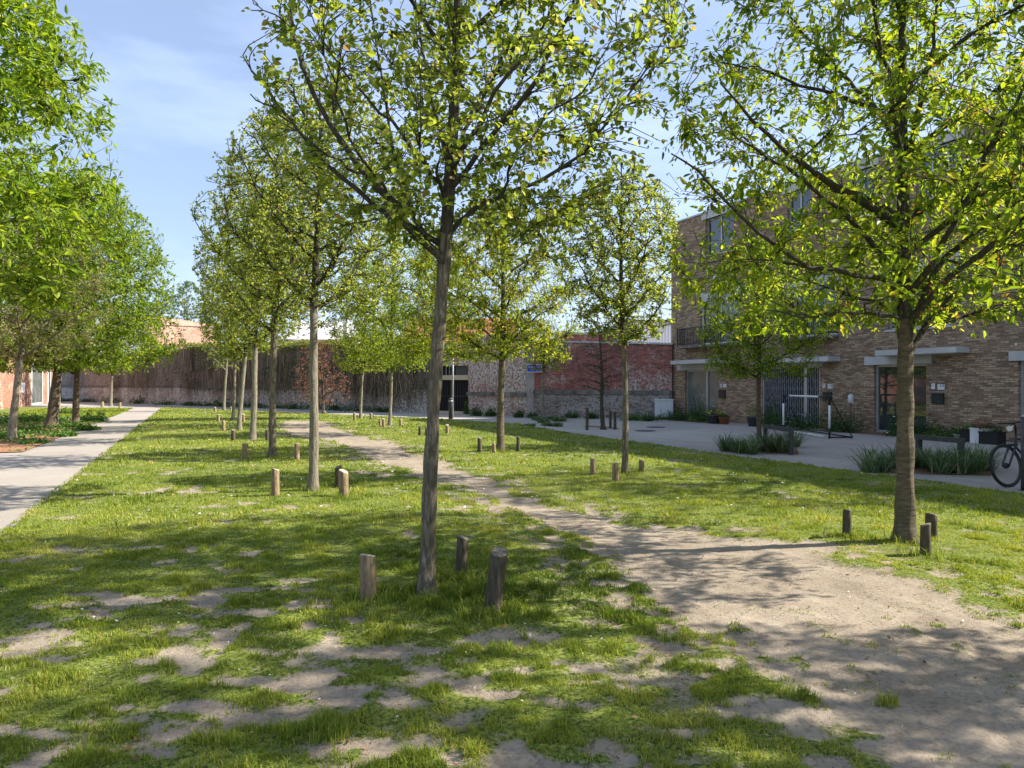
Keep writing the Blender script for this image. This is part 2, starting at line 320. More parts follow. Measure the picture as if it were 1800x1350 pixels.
M['outer'] = simple('distant_soil', (.20, .17, .12), .95, var=.2, nscale=.5)

# ------------------------------------------------------------------ ground
DV = np.array([-.4258, .9048])                        # direction of the housing terrace
def XL(Y): return -5.37 - .4706 * (Y - 7.16)
_ry = np.array([-8, 0, 9.8, 15.36, 22.6, 27.4, 32, 36.2, 42, 48.2]); _rx = np.array([15.8, 11.96, 7.35, 4.86, 1.88, .2, -3.9, -9.1, -16.5, -24.7])
def XR(Y): return np.interp(Y, _ry, _rx)

# trodden path outline, photo pixels on the ground
PATHPX = [(500, 742), (560, 741), (595, 757), (620, 768), (690, 783), (730, 800), (815, 832), (870, 856), (930, 884), (1000, 910), (1050, 926), (1130, 938), (1230, 944),
          (1330, 952), (1400, 966), (1440, 988), (1530, 1010), (1620, 1032), (1680, 1065), (1720, 1092), (1800, 1108), (2050, 1150), (2500, 1500), (1760, 1500), (1530, 1350),
          (1410, 1260), (1310, 1185), (1220, 1125), (1170, 1075), (1110, 1025), (1060, 975), (1010, 945), (950, 915), (890, 890), (820, 862), (745, 842), (700, 822), (640, 803), (590, 778), (520, 768), (495, 755)]
PP = np.array([gp(*p) for p in PATHPX])
def path_sd(x, y):
    """signed distance to the bare trodden path, positive inside"""
    d = np.full(x.shape, 1e9); ins = np.zeros(x.shape, bool); n = len(PP)
    for i in range(n):
        ax, ay = PP[i]; bx, by = PP[(i + 1) % n]
        ex, ey = bx - ax, by - ay; t = np.clip(((x - ax) * ex + (y - ay) * ey) / (ex * ex + ey * ey), 0, 1)
        d = np.minimum(d, np.hypot(x - ax - t * ex, y - ay - t * ey))
        c = ((ay > y) != (by > y)) & (x < (bx - ax) * (y - ay) / (by - ay + 1e-12) + ax); ins ^= c
    return np.where(ins, d, -d)
def dirt(x, y):
    sd = path_sd(x, y) + (fbm(x * 1.7, y * 1.7, 5) - .5) * .55 * np.clip(y / 9, .5, 1) + (fbm(x * 7, y * 7, 8) - .5) * .25
    a = sstep(-.14, .12, sd)
    a = a * (1 - sstep(.56, .64, fbm(x * 5.5 + 3, y * 7 + 4, 66, 3)) * sstep(5.2, 4.2, y) * sstep(1.3, .3, sd))
    near = sstep(7.5, 3.2, y)                                     # worn ground by the near trees
    wl = sstep(1.4, -.5, x) * .0 + 1
    nz = .34 * fbm(x * 1.1 + 9, y * 2.0, 21, 3) + .66 * fbm(x * 4.6 + 9, y * 7.5, 22, 4)
    thr = .63 - .095 * near * wl
    b = sstep(thr - .05, thr + .11, nz)
    lush = np.exp(-(((x + .1) / .95) ** 2 + ((y - 5.1) / .8) ** 2)) ; b = b * (1 - sstep(.25, .6, lush))
    edge = sstep(-1.0, -.1, sd) * sstep(.5, .6, fbm(x * 5, y * 5, 33)) * .9      # ragged rim of the path
    return np.clip(np.maximum(np.maximum(a, b), edge), 0, 1)
def lawn_h(x, y, d=None):
    if d is None: d = dirt(x, y)
    return .048 + .035 * (fbm(x * .6, y * .6, 3) - .5) + .02 * (fbm(x * 4, y * 4, 4) - .5) - .018 * d + .022 * d * (fbm(x * 6.5, y * 6.5, 91, 2) - .5)

big = MB(); big.poly([(-900, -300, -.05), (900, -300, -.05), (900, 1500, -.05), (-900, 1500, -.05)])
tag(big.build('ground', M['outer']), kind='structure')
plz = MB(); plz.poly([(-60, -14, 0), (60, -14, 0), (60, 120, 0), (-110, 120, 0), (-110, 40, 0)]); tag(plz.build('plaza_paving', M['plaza']), kind='structure')

# lawn grid
ys = [-5.0]
while ys[-1] < 48.15:
    y = ys[-1]; ys.append(min(48.15, y + (.12 if y < 2 else max(.035, .011 * y))))
ys = np.array(ys); nu = 330; us = np.linspace(0, 1, nu)
Yg = np.repeat(ys[:, None], nu, 1); Xg = XL(Yg) + (XR(Yg) - XL(Yg)) * us[None, :]
D = dirt(Xg.ravel(), Yg.ravel()); Hh = lawn_h(Xg.ravel(), Yg.ravel(), D)
edge = (np.repeat((us < .001)[None, :], len(ys), 0) | np.repeat((us > .999)[None, :], len(ys), 0)).ravel(); Hh[edge] = .004
V = np.stack([Xg.ravel(), Yg.ravel(), Hh], 1)
ii = np.arange((len(ys) - 1) * nu).reshape(len(ys) - 1, nu)[:, :-1].ravel()
Q = np.stack([ii, ii + 1, ii + nu + 1, ii + nu], 1)
me = np_mesh('lawn', V, Q.ravel(), np.arange(len(Q)) * 4, np.full(len(Q), 4), smooth=True, attrs={'dirt': ('POINT', D)})
tag(link('lawn', me, M['lawn']), kind='structure')

# left footpath, its side branch, planting soil, far left lawn, kerb strip
def strip(name, pts, z, m):
    b = MB(); b.poly([(p[0], p[1], z) for p in pts]); return tag(b.build(name, m), kind='structure')
def offL(Y, w): return (XL(Y) - .905 * w, Y - .426 * w)
NR = lambda Y: (XL(Y) - .02, Y)
strip('footpath', [NR(-6), NR(50), offL(50, 1.76), offL(-6, 1.76)], .012, M['path'])
strip('side_footpath', [offL(-6, 1.76), offL(16.9, 1.76), (-40, 7.0), (-40, -6)], .008, M['path'])
strip('planting_bed', [offL(16.9, 1.78), offL(32.5, 1.78), (-29.5, 28.5), (-40, 25), (-40, 7.1)], .03, M['mulch_red'])
KW = .95
def offR(Y, w): return (XR(Y) + .905 * w, Y + .426 * w)
kb = [(XR(y) + .02, y) for y in (-8, 0, 9.8, 15.36, 22.6)]
strip('kerb_strip', kb + [offR(y, KW) for y in (22.6, 15.36, 9.8, 0, -8)], .006, M['kerbstrip'])
fl = [offL(33.5, 1.78), offL(47.5, 1.78), (-38, 50), (-44, 40)]
strip('far_lawn', fl, .02, M['lawn'])

# ------------------------------------------------------------------ scattered blades and leaves
def blades(name, P, hgt, wid, lean, lv, mats, rng, seg=2, yaw=None):
    """P (n,3) roots -> tapered bent blades"""
    n = len(P); th = rng.uniform(0, 2 * np.pi, n) if yaw is None else yaw; ph = th + rng.normal(0, .5, n) + np.pi / 2
    sx = np.stack([np.cos(th), np.sin(th), np.zeros(n)], 1) * (wid / 2)[:, None]
    ln = np.stack([np.cos(ph), np.sin(ph), np.zeros(n)], 1) * (lean * hgt)[:, None]; up = np.array([0, 0, 1.0])
    if seg == 1:
        V = np.stack([P - sx, P + sx, P + ln + up * hgt[:, None]], 1).reshape(-1, 3)
        lo = np.arange(n * 3); st = np.arange(n) * 3; tt = np.full(n, 3); lvv = np.repeat(lv, 3)
    else:
        mid = P + ln * .35 + up * (hgt * .62)[:, None]; tip = P + ln + up * (hgt * (1 - .25 * lean))[:, None]
        V = np.stack([P - sx, P + sx, mid + sx * .7, mid - sx * .7, tip], 1).reshape(-1, 3); b = np.arange(n) * 5
        lo = np.stack([b, b + 1, b + 2, b + 3, b + 3, b + 2, b + 4], 1).ravel()
        st = np.stack([np.arange(n) * 7, np.arange(n) * 7 + 4], 1).ravel(); tt = np.tile([4, 3], n); lvv = np.repeat(lv, 5)
    return np_mesh(name, V, lo, st, tt, attrs={'lv': ('POINT', lvv)})

rng = np.random.default_rng(11)
def grass_zone(y0, y1, dens, h0, h1, w, seed, seg, xpad=1.0):
    r = np.random.default_rng(seed); A = (y1 - y0) * (1.7 * y1 + 2 * xpad); n = int(A * dens)
    y = r.uniform(y0, y1, n); x = r.uniform(-1, 1, n) * (.85 * y + xpad)
    k = (x > XL(y) - .03) & (x < XR(y) + .03); x, y = x[k], y[k]
    d = dirt(x, y); cl = fbm(x * 5, y * 5, 41, 3)
    fi = fbm(x * 13, y * 13, 43, 2); keep = r.random(len(x)) < np.clip(1.1 - 1.15 * d, 0, 1) ** 1.3 * (.22 + 1.1 * sstep(.3, .6, cl)) * (.35 + .9 * sstep(.35, .6, fi)); keep |= (r.random(len(x)) < .02) & (d < .97)
    x, y, d, cl, fi = x[keep], y[keep], d[keep], cl[keep], fi[keep]; n = len(x)
    z = lawn_h(x, y, d) - .004; tuft = sstep(.52, .72, cl)
    edge_t = sstep(.15, .5, d) * (1 - sstep(.7, .9, d))
    h = r.uniform(h0, h1, n) * (.75 + .9 * tuft * np.clip(1.2 - .04 * y, .3, 1) + .3 * edge_t)
    lush = np.exp(-(((x + .1) / .95) ** 2 + ((y - 5.1) / .8) ** 2)); h *= (1 + .8 * lush) * (.6 + .75 * sstep(.35, .7, fi)) * (1 - .45 * sstep(.1, .5, d))
    big = fbm(x * .5, y * .5, 77, 3); med = fbm(x * 2.2, y * 2.2, 78, 3)
    lv = np.clip(.17 + .6 * big + .7 * (med - .5) + r.normal(0, .12, n) - .12 * lush, 0, .93); dry = r.random(n) < (.02 + .10 * sstep(.5, .65, med) + .1 * d); lv[dry] = r.uniform(.85, 1, dry.sum())
    P = np.stack([x, y, z], 1)
    return P, h, r.uniform(.7, 1.3, n) * w, r.uniform(.15, .95, n), lv
def merge(gs): return [np.concatenate([g[i] for g in gs]) for i in range(5)]
g1 = merge([grass_zone(1.8, 4.2, 14000, .014, .036, .0042, 1, 2), grass_zone(4.2, 7.5, 7500, .015, .038, .006, 2, 2)])
g2 = merge([grass_zone(7.5, 13, 1700, .02, .045, .012, 3, 1), grass_zone(13, 24, 330, .025, .05, .028, 4, 1), grass_zone(24, 48, 70, .03, .06, .07, 5, 1)])
tag(link('grass', blades('grass', *g1, None, rng), M['blade']), kind='stuff', label='short worn grass in tufts across the near lawn', cat='grass')
tag(link('grass', blades('grass', *g2, None, rng, seg=1), M['blade']), kind='stuff', label='mown green grass on the far half of the lawn', cat='grass')
def flat_bits(name, n, y0, y1, s0, s1, m, seed, label, cat, zoff=.012, thin=.32):
    r = np.random.default_rng(seed); y = y0 + (y1 - y0) * r.random(n) ** 1.0; x = r.uniform(-1, 1, n) * (.82 * y + .5)
    k = (x > XL(y)) & (x < XR(y)); k &= fbm(x * 1.4, y * 1.4, seed + 50) > .47; x, y = x[k], y[k]; n = len(x); s = r.uniform(s0, s1, n); th = r.uniform(0, 6.28, n); z = lawn_h(x, y) + zoff
    c, si = np.cos(th) * s, np.sin(th) * s; tl = r.uniform(-.5, .5, (n, 2))
    def pt(a, b): return np.stack([x + a * c - b * si, y + a * si + b * c, z + s * (tl[:, 0] * a + tl[:, 1] * b)], 1)
    V = np.stack([pt(-.5, 0), pt(0, -thin), pt(.5, 0), pt(0, thin)], 1).reshape(-1, 3)
    me = np_mesh(name, V, np.arange(n * 4), np.arange(n) * 4, np.full(n, 4), attrs={'lv': ('POINT', np.repeat(r.random(n), 4))})
    tag(link(name, me, m), kind='stuff', label=label, cat=cat)
flat_bits('fallen_petals', 1500, 2.2, 13, .010, .022, M['petal'], 5, 'tiny white blossom petals scattered over the soil and grass', 'petals')
flat_bits('lawn_daisies', 1500, 8, 30, .03, .05, M['petal'], 25, 'small white daisies dotted over the far sunlit lawn', 'daisies', zoff=.05)
flat_bits('dead_straw', 9000, 2.2, 8, .012, .03, M['straw'], 35, 'short bits of dead straw lying among the near grass', 'straw', zoff=.008, thin=.12)
flat_bits('dry_leaf_litter', 1800, 2.2, 9, .010, .035, M['litter'], 9, 'small brown dry leaves scattered over the bare soil', 'leaf litter')
flat_bits('soil_crumbs', 5000, 2.2, 6.5, .004, .013, M['litter'], 19, 'tiny crumbs of soil and gravel on the bare ground', 'gravel', zoff=.005)

# ------------------------------------------------------------------ trees
def orient_leaves(P, Dr, size, lw, rng, droop, lv, fold=.35, near=True):
    """leaf polygons: P base points, Dr axis directions"""
    n = len(P); Dr = Dr + rng.normal(0, .45, (n, 3)); Dr[:, 2] -= droop; Dr /= np.linalg.norm(Dr, axis=1)[:, None] + 1e-9
    up = rng.normal(0, .55, (n, 3)) + np.array([0, 0, 1.0]); S = np.cross(Dr, up); S /= np.linalg.norm(S, axis=1)[:, None] + 1e-9; Nn = np.cross(S, Dr)
    sz = size[:, None]
    def q(a, b, c): return P + sz * (Dr * a + S * b * lw + Nn * c)
    if near:
        curl = rng.uniform(-.12, .05, n)[:, None]
        def q2(a, b, c): return q(a, b, c) + Nn * sz * curl * a * a * 2
        V = np.stack([q2(0, 0, 0), q2(.28, -.42, fold * .42 * lw), q2(.66, -.36, fold * .36 * lw), q2(1, 0, 0), q2(.66, .36, fold * .36 * lw), q2(.28, .42, fold * .42 * lw)], 1).reshape(-1, 3)
        b = np.arange(n) * 6; lo = np.stack([b, b + 1, b + 2, b + 3, b, b + 3, b + 4, b + 5], 1).ravel(); st = np.arange(2 * n) * 4; tt = np.full(2 * n, 4); rep = 6
    else:
        V = np.stack([q(0, 0, 0), q(.5, -.5, fold * .3), q(1, 0, 0), q(.5, .5, fold * .3)], 1).reshape(-1, 3)
        b = np.arange(n) * 4; lo = (b[:, None] + np.arange(4)).ravel(); st = np.arange(n) * 4; tt = np.full(n, 4); rep = 4
    return V, lo, st, tt, np.repeat(lv, rep)

class Skeleton:
    def __init__(s, rng): s.rng = rng; s.tubes = []; s.nodes = []; s.rad = []; s.dir = []
    def add(s, pts, r0, r1, sides, register=True, pw=1.0):
        pts = np.asarray(pts, float); n = len(pts); t = np.linspace(0, 1, n) ** pw; r = r0 + (r1 - r0) * t
        s.tubes.append((pts, r, sides))
        if register:
            k = slice(1, n); s.nodes.append(pts[k]); s.rad.append(r[k]); d = np.gradient(pts, axis=0); d /= np.linalg.norm(d, axis=1)[:, None] + 1e-9; s.dir.append(d[k])
    def mesh(s, name, tm=None):
        Vs = []; Ls = []; base = 0; mi = []
        for pts, r, sd in s.tubes:
            n = len(pts); T = np.gradient(pts, axis=0); T /= np.linalg.norm(T, axis=1)[:, None] + 1e-9
            ref = np.array([1.0, .13, .05]) if abs(T[0, 2]) > .6 else np.array([0, .1, 1.0])
            A = np.cross(T, ref); A /= np.linalg.norm(A, axis=1)[:, None] + 1e-9; B = np.cross(T, A)
            an = np.arange(sd) * 2 * np.pi / sd
            rr = r[:, None, None]
            if sd >= 16: uu = np.repeat(an[None, :], n, 0); rr = rr * (1 + .16 * (fbm(2 * np.cos(uu) + 9, pts[:, 2][:, None] * 2.2 + 2 * np.sin(uu), 3, 4) - .5) + .10 * (vnoise(uu * 3.2, pts[:, 2][:, None] * 5, 8) - .5))[:, :, None]
            if sd >= 9: rr = rr * (1 + .06 * np.sin(an * 3 + 1)[None, :, None] + .05 * np.sin(an * 2 + np.arange(n)[:, None] * .5)[:, :, None])
            V = pts[:, None, :] + rr * (A[:, None, :] * np.cos(an)[None, :, None] + B[:, None, :] * np.sin(an)[None, :, None])
            Vs.append(V.reshape(-1, 3)); i = np.arange(n - 1)[:, None] * sd; k = np.arange(sd)[None, :]; k2 = (k + 1) % sd
            q = np.stack([i + k, i + k2, i + sd + k2, i + sd + k], -1).reshape(-1, 4) + base; Ls.append(q); base += n * sd
            mi += [0 if sd >= 9 else 1] * len(q)
        V = np.concatenate(Vs); Lq = np.concatenate(Ls)
        return np_mesh(name, V, Lq.ravel(), np.arange(len(Lq)) * 4, np.full(len(Lq), 4), matidx=mi, smooth=True)

def bez(a, c, b, n): t = np.linspace(0, 1, n)[:, None]; return (1 - t) ** 2 * a + 2 * t * (1 - t) * c + t * t * b

def make_tree(label, base, H, zc, R, r0, kind='pear', seed=0, lean=(0, 0), limbs=12, subs=70, twigs=500, lpt=8, leaf=.055, lw=.8, near=False, leafm='pear_leaf', barkm='pear_bark', top_r=.35,
              widest=.4, explicit=None, droop=.25, gap=.42, group=None, name='tree', wob=.02, cat='tree', tl=.45, centre=(0, 0), side=None, rise=1.0, lvb=0.0, bark2='branch', bands=None, wires=0, up=.35):
    """base (x,y); H height; zc crown bottom; R crown radius; the leader runs up the middle"""
    rng = np.random.default_rng(seed); root = empty(name, (base[0], base[1], 0), 0, label, cat, group)
    S = Skeleton(rng); top = np.array([lean[0], lean[1], H * .97]); n = 26; t = np.linspace(0, 1, n)
    tr = np.stack([lean[0] * t * 1.0 + wob * np.sin(t * 9 + seed), lean[1] * t + wob * np.cos(t * 7 + seed * 2), -.04 + (H * .97 + .04) * t], 1); tr[0, :2] = 0
    rr = r0 * (1 - t) ** .75 + .008; rr = np.where(tr[:, 2] < zc, r0 * (1 - .25 * tr[:, 2] / zc), r0 * .75 * np.clip((H - tr[:, 2]) / (H - zc), 0, 1) ** 1.05 + .008)
    rr[0] *= 1.45; rr[1] *= 1.08
    # refine trunk rings
    nr_ = 190 if near else 70; tt = np.linspace(0, n - 1, nr_); tr2 = np.stack([np.interp(tt, range(n), tr[:, i]) for i in range(3)], 1); r2 = np.interp(tt, range(n), rr) * (1 + .05 * np.sin(tt * 2.1 + seed) * np.sin(tt * .9))
    r2 = np.minimum(r2, r0 * 1.2) * (1 + .38 * np.exp(-np.clip(tr2[:, 2], 0, 9) / .08))
    zi = tr2[:, 2]
    lower = zi <= zc + .25; S.tubes.append((tr2[lower], r2[lower], 20 if near else 12)); 
    upper = zi >= zc + .0; up_p = tr2[upper]; S.tubes.append((up_p, r2[upper], 8)); S.nodes.append(up_p[2:]); S.rad.append(r2[upper][2:]); S.dir.append(np.tile([0, 0, 1.0], (len(up_p) - 2, 1)))
    def env(z):
        u = np.clip((z - zc) / (H - zc), 0, 1); lo_ = np.sqrt(np.clip(1 - ((widest - u) / widest) ** 2, 0, 1)); bt = .62 if kind == 'cherry' else .25; hi_ = np.clip(1 - ((u - widest) / (1 - widest)) ** 2, 0, 1) ** .6
        e = np.where(u < widest, bt + (1 - bt) * lo_, top_r * .0 + hi_); return R * np.clip(e, 0, 1)
    lx = lambda z: np.array([np.interp(z, tr[:, 2], tr[:, 0]), np.interp(z, tr[:, 2], tr[:, 1])])
    cx, cy = centre
    if explicit:
        for pts, ra, rb in explicit:
            pts = np.array([tuple(p) for p in pts]) - np.array([base[0], base[1], 0]); m = 14; s = np.linspace(0, len(pts) - 1, m)
            # catmull-ish smoothing
            P_ = np.stack([np.interp(s, range(len(pts)), pts[:, i]) for i in range(3)], 1); P2 = P_.copy(); P2[1:-1] = (P_[:-2] + 2 * P_[1:-1] + P_[2:]) / 4; P2[1:-1] += rng.normal(0, .012, (m - 2, 3))
            S.add(P2, ra, rb, 7)
    for k in range(limbs):
        u = (k + .5 + rng.uniform(-.3, .3)) / limbs; zs = zc + (H - zc) * .72 * u ** 1.15; ph = k * 2.39996 + seed + rng.normal(0, .2)
        ri = .55 if kind == 'cherry' else 1.05
        ze = min(H * .96, zs + ri * rise * R * rng.uniform(.65, 1.1) * (1 - .3 * u)); re = float(env(np.array(ze))) * rng.uniform(.75, .98)
        a = np.array([*lx(zs), zs]); c0 = lx(ze) * .6 + np.array([cx, cy]); b = np.array([c0[0] + re * math.cos(ph), c0[1] + re * math.sin(ph), ze])
        if kind == 'cherry': c = a * .5 + b * .5 + np.array([0, 0, .12 * re])
        else: c = a * .35 + b * .65 + np.array([0, 0, -.22 * (ze - zs)])
        pts = bez(a, c, b, 12); pts[1:] += np.cumsum(rng.normal(0, .018, (11, 3)), 0)
        rl = r0 * (.42 - .2 * u); S.add(pts, rl, .008, 6)
    # attraction points inside the crown
    def sample(m, bias):
        out_ = []
        while len(out_) < m:
            z = rng.uniform(zc + .02 * H, H, m * 3); ph = rng.uniform(0, 2 * np.pi, m * 3); q = rng.random(m * 3) ** bias; e = env(z) * 1.0; L0 = np.stack([np.interp(z, tr[:, 2], tr[:, 0]), np.interp(z, tr[:, 2], tr[:, 1])], 1)
            x = L0[:, 0] + cx + q * e * np.cos(ph); y = L0[:, 1] + cy + q * e * np.sin(ph); k = rng.random(m * 3) < (e / R) ** 1.2
            nz = (np.sin(x * 2.6 / max(.6, R * .45) + seed) * np.sin(y * 2.9 / max(.6, R * .45) + seed * 2) * np.sin(z * 2.3 / max(.6, R * .45) + seed * 3)) + .6 * vnoise(x * 2.2 + 50, z * 2.2 + y, seed)
            k &= nz > (gap - .55) * 1.0; out_ += list(np.stack([x, y, z], 1)[k])
        return np.array(out_[:m])
    def connect(T, sides, rmul, reg, m, rmax, npts):
        for p in T:
            nd = np.concatenate(S.nodes) if reg else NODES; rd = np.concatenate(S.rad) if reg else RADS; dd = np.concatenate(S.dir) if reg else DIRS
            v = p - nd; dist = np.linalg.norm(v, axis=1); ang = (v * dd).sum(1) / (dist + 1e-6); cost = dist * (1.5 - .5 * ang) + np.where(nd[:, 2] > p[2] + .05, .5 * dist, 0)
            j = int(np.argmin(cost)); a = nd[j]; c = a + dd[j] * dist[j] * .4 + np.array([0, 0, .05 * dist[j]]); r = min(rd[j] * rmul, rmax, .004 + .012 * dist[j])
            pts = bez(a, c, p, npts); pts[1:-1] += rng.normal(0, .03 * dist[j], (npts - 2, 3)); S.add(pts, max(r, .0035), .003 if near else .005, sides, register=reg); m.append(pts)
    acc = []; connect(sample(subs, .55), 5, .75, True, acc, r0 * .28, 7)
    NODES = np.concatenate(S.nodes); RADS = np.concatenate(S.rad); DIRS = np.concatenate(S.dir)
    tw = []; T = sample(twigs, .62)
    # limit twig length
    connect(T, 3, .8, False, tw, .006 if near else .008, 4)
    for sub in acc: tw.append(sub[3:])
    Ps = []; Ds = []; cl = []
    for pts in tw:
        m = len(pts); k = lpt; q = rng.uniform(.25, 1.0, k) ** .8 * (m - 1); q[:2] = m - 1
        p = np.stack([np.interp(q, range(m), pts[:, i]) for i in range(3)], 1); d = pts[-1] - pts[max(0, m - 3)]; d = d / (np.linalg.norm(d) + 1e-9)
        rad = rng.normal(0, 1, (k, 3)); rad /= np.linalg.norm(rad, axis=1)[:, None]
        Ps.append(p + rad * rng.uniform(.0, 1.0, (k, 1)) * leaf * tl); Ds.append(d * .55 + rad * .8 + np.array([0, 0, up * .3])); cl += [rng.normal(0, .12)] * k
    P = np.concatenate(Ps); Dd = np.concatenate(Ds); n = len(P); lv = np.clip(.47 + lvb + np.array(cl) + rng.normal(0, .2, n), 0, .86)
    odd = rng.random(n) < (.10 if kind == 'cherry' else .05); 
    if kind == 'cherry':
        odd = np.repeat(rng.random(n // lpt + 1) < .16, lpt)[:n] & (rng.random(n) < .65)
    lv[odd] = rng.uniform(.87, 1, odd.sum())
    sz = leaf * rng.uniform(.55, 1.2, n); sz = np.where(odd & (kind == 'cherry'), sz * .45, sz)
    V, lo, st, t_, l_ = orient_leaves(P, Dd, sz, lw, rng, droop, lv, near=near)
    link('trunk', S.mesh('trunk'), [M[barkm], M[bark2]], root)
    cme = np_mesh('crown', V, lo, st, t_, attrs={'lv': ('POINT', l_)}); link('crown', cme, M[leafm], root)
    return root
def px_tree(label, bx, by, ytop, ycb, rpx, wpx, **kw):
    """tree described by what the photo shows: base pixel, top row, crown-bottom row, crown radius and trunk width in pixels"""
    x, Y = gp(bx, by); s = sc_(by); fx = kw.pop('fx', bx)
    H = EYE + (HZ - ytop) / s; zc = EYE + (HZ - ycb) / s; k = H / zc
    return make_tree(label, (x, Y), H, zc, rpx / s, wpx / s / 2, lean=((fx - bx) / s * k, kw.pop('ly', 0)), **kw)

# --- main pear tree in the foreground, limbs traced with depth
B1 = gp(748, 1055); Y1 = B1[1]
def L1(pts): return [at(px, py, Y1 + d) for px, py, d in pts]
ex1 = [(L1([(786, 478, 0), (752, 430, -.05), (700, 372, -.1), (645, 305, -.2), (590, 245, -.3), (545, 165, -.35), (515, 60, -.4), (500, -60, -.4)]), .036, .008),
       (L1([(783, 420, 0), (830, 370, .05), (880, 345, .1), (940, 322, .1), (1000, 295, .15), (1060, 240, .2), (1100, 170, .25), (1150, 90, .3), (1200, 20, .3)]), .022, .004),
       (L1([(745, 425, 0), (720, 360, .3), (690, 260, .5), (670, 130, .6), (650, 0, .7)]), .02, .006),
       (L1([(782, 350, 0), (760, 300, -.3), (700, 230, -.5), (620, 150, -.6), (560, 60, -.7)]), .018, .005),
       (L1([(785, 330, 0), (810, 250, .2), (850, 170, .35), (890, 90, .4), (930, -20, .5)]), .02, .006),
       (L1([(787, 300, 0), (830, 240, -.4), (880, 150, -.6), (950, 60, -.7), (1000, -50, -.8)]), .02, .006),
       (L1([(786, 280, 0), (770, 200, .1), (745, 110, .1), (730, 0, .2)]), .018, .006),
       (L1([(880, 345, .1), (900, 270, 0), (960, 200, -.1), (1040, 150, -.2), (1080, 60, -.2)]), .012, .004),
       (L1([(645, 305, -.2), (590, 285, -.3), (540, 240, -.4), (480, 190, -.5), (440, 165, -.6)]), .011, .004),
       (L1([(700, 372, -.1), (640, 290, -.5), (600, 200, -.8), (570, 100, -1.0)]), .013, .004)]
px_tree('nearest tree with leaning furrowed grey trunk in the middle of the foreground', 748, 1055, -520, 470, 380, 27.5, fx=778, explicit=ex1, kind='pear', seed=3, limbs=7, subs=170,
        twigs=2300, lpt=9, leaf=.052, lw=.82, near=True, widest=.42, gap=.5, centre=(.15, 0), tl=.9)
# --- big cherry at right
B2 = gp(1592, 960); Y2 = B2[1]
def L2(pts): return [at(px, py, Y2 + d) for px, py, d in pts]
ex2 = [(L2([(1590, 400, 0), (1545, 375, -.1), (1480, 330, -.3), (1420, 295, -.5), (1340, 230, -.7), (1270, 150, -.9)]), .05, .008),
       (L2([(1592, 530, 0), (1560, 485, -.3), (1500, 480, -.6), (1400, 470, -.9), (1300, 380, -1.1), (1230, 300, -1.2), (1180, 270, -1.3)]), .03, .006),
       (L2([(1600, 620, 0), (1635, 555, .2), (1690, 505, .4), (1745, 470, .5), (1800, 420, .6), (1880, 340, .7)]), .03, .006),
       (L2([(1600, 570, 0), (1650, 460, .0), (1710, 410, 0), (1770, 370, 0), (1830, 320, 0)]), .04, .01),
       (L2([(1598, 520, 0), (1640, 460, -.6), (1700, 350, -1.0), (1750, 250, -1.3), (1800, 150, -1.5)]), .035, .008),
       (L2([(1600, 390, 0), (1650, 350, .1), (1690, 300, .2), (1760, 240, .3), (1850, 160, .4)]), .035, .008),
       (L2([(1580, 540, 0), (1530, 530, .3), (1440, 500, .6), (1340, 470, .9)]), .022, .005),
       (L2([(1590, 290, 0), (1550, 200, .4), (1480, 130, .8), (1400, 40, 1.0)]), .035, .008),
       (L2([(1592, 280, 0), (1620, 180, -.3), (1640, 60, -.5), (1660, -60, -.6)]), .03, .008),
       (L2([(1585, 560, 0), (1500, 545, -.7), (1430, 560, -1.2), (1350, 545, -1.5)]), .018, .005)]
px_tree('large cherry tree with straight ringed trunk and spreading crown on the grass at the right', 1592, 960, -330, 600, 430, 31, fx=1590, explicit=ex2, kind='cherry', seed=5, limbs=12, subs=170,
        twigs=2900, lpt=10, leaf=.088, lw=.48, near=True, widest=.34, gap=.5, leafm='cherry_leaf', barkm='cherry_bark', droop=.55, tl=.6, centre=(-.02, 0), wob=.01)
FAR = dict(near=False)
px_tree('pear tree with pale slender trunk in front of the left row, three posts around it', 548, 868, 110, 560, 172, 17, fx=554, kind='pear', seed=7, limbs=13, subs=90, twigs=1799, lpt=10, leaf=0.049, lw=.85, widest=.4, lvb=.08, gap=.4, barkm='pear_bark_far')
px_tree('second tree of the left row with swollen scarred trunk base', 478, 808, 190, 600, 135, 13, fx=482, kind='pear', seed=9, limbs=12, subs=70, twigs=1499, lpt=10, leaf=0.063, lw=.85, widest=.38, lvb=.08, gap=.36, barkm='pear_bark')
px_tree('third tree of the left row, grey trunk just left of the scarred one', 443, 775, 300, 618, 112, 11, fx=449, kind='pear', seed=13, limbs=12, subs=60, twigs=1200, lpt=10, leaf=0.076, lw=.85, widest=.38, lvb=.08, gap=.34, barkm='pear_bark_far')
px_tree('fourth tree of the left row with thin yellowish trunk', 421, 758, 370, 632, 90, 8, fx=429, kind='pear', seed=17, limbs=10, subs=45, twigs=959, lpt=10, leaf=0.084, lw=.85, lvb=.08, gap=.34, barkm='pear_bark_far')
px_tree('fifth tree of the left row with very thin bowed trunk', 409, 741, 430, 640, 66, 6, fx=413, kind='pear', seed=19, limbs=10, subs=40, twigs=1026, lpt=10, leaf=0.092, lw=.85, gap=.34, barkm='pear_bark_far')
px_tree('farthest tree of the left row, sparse with whitish twigs, in front of the vine wall', 394, 723, 500, 655, 46, 5, fx=397, kind='pear', seed=23, limbs=12, subs=45, twigs=405, lpt=5, leaf=0.101, lw=.85, gap=.4, barkm='pear_bark_far', bark2='pear_bark_far')
px_tree('small tree with thin pale trunk and two posts, left of centre near the wall', 634, 737, 440, 662, 68, 5, fx=637, kind='pear', seed=29, limbs=10, subs=45, twigs=1231, lpt=10, leaf=0.101, lw=.8, gap=.34, barkm='pear_bark_far', lvb=.12)
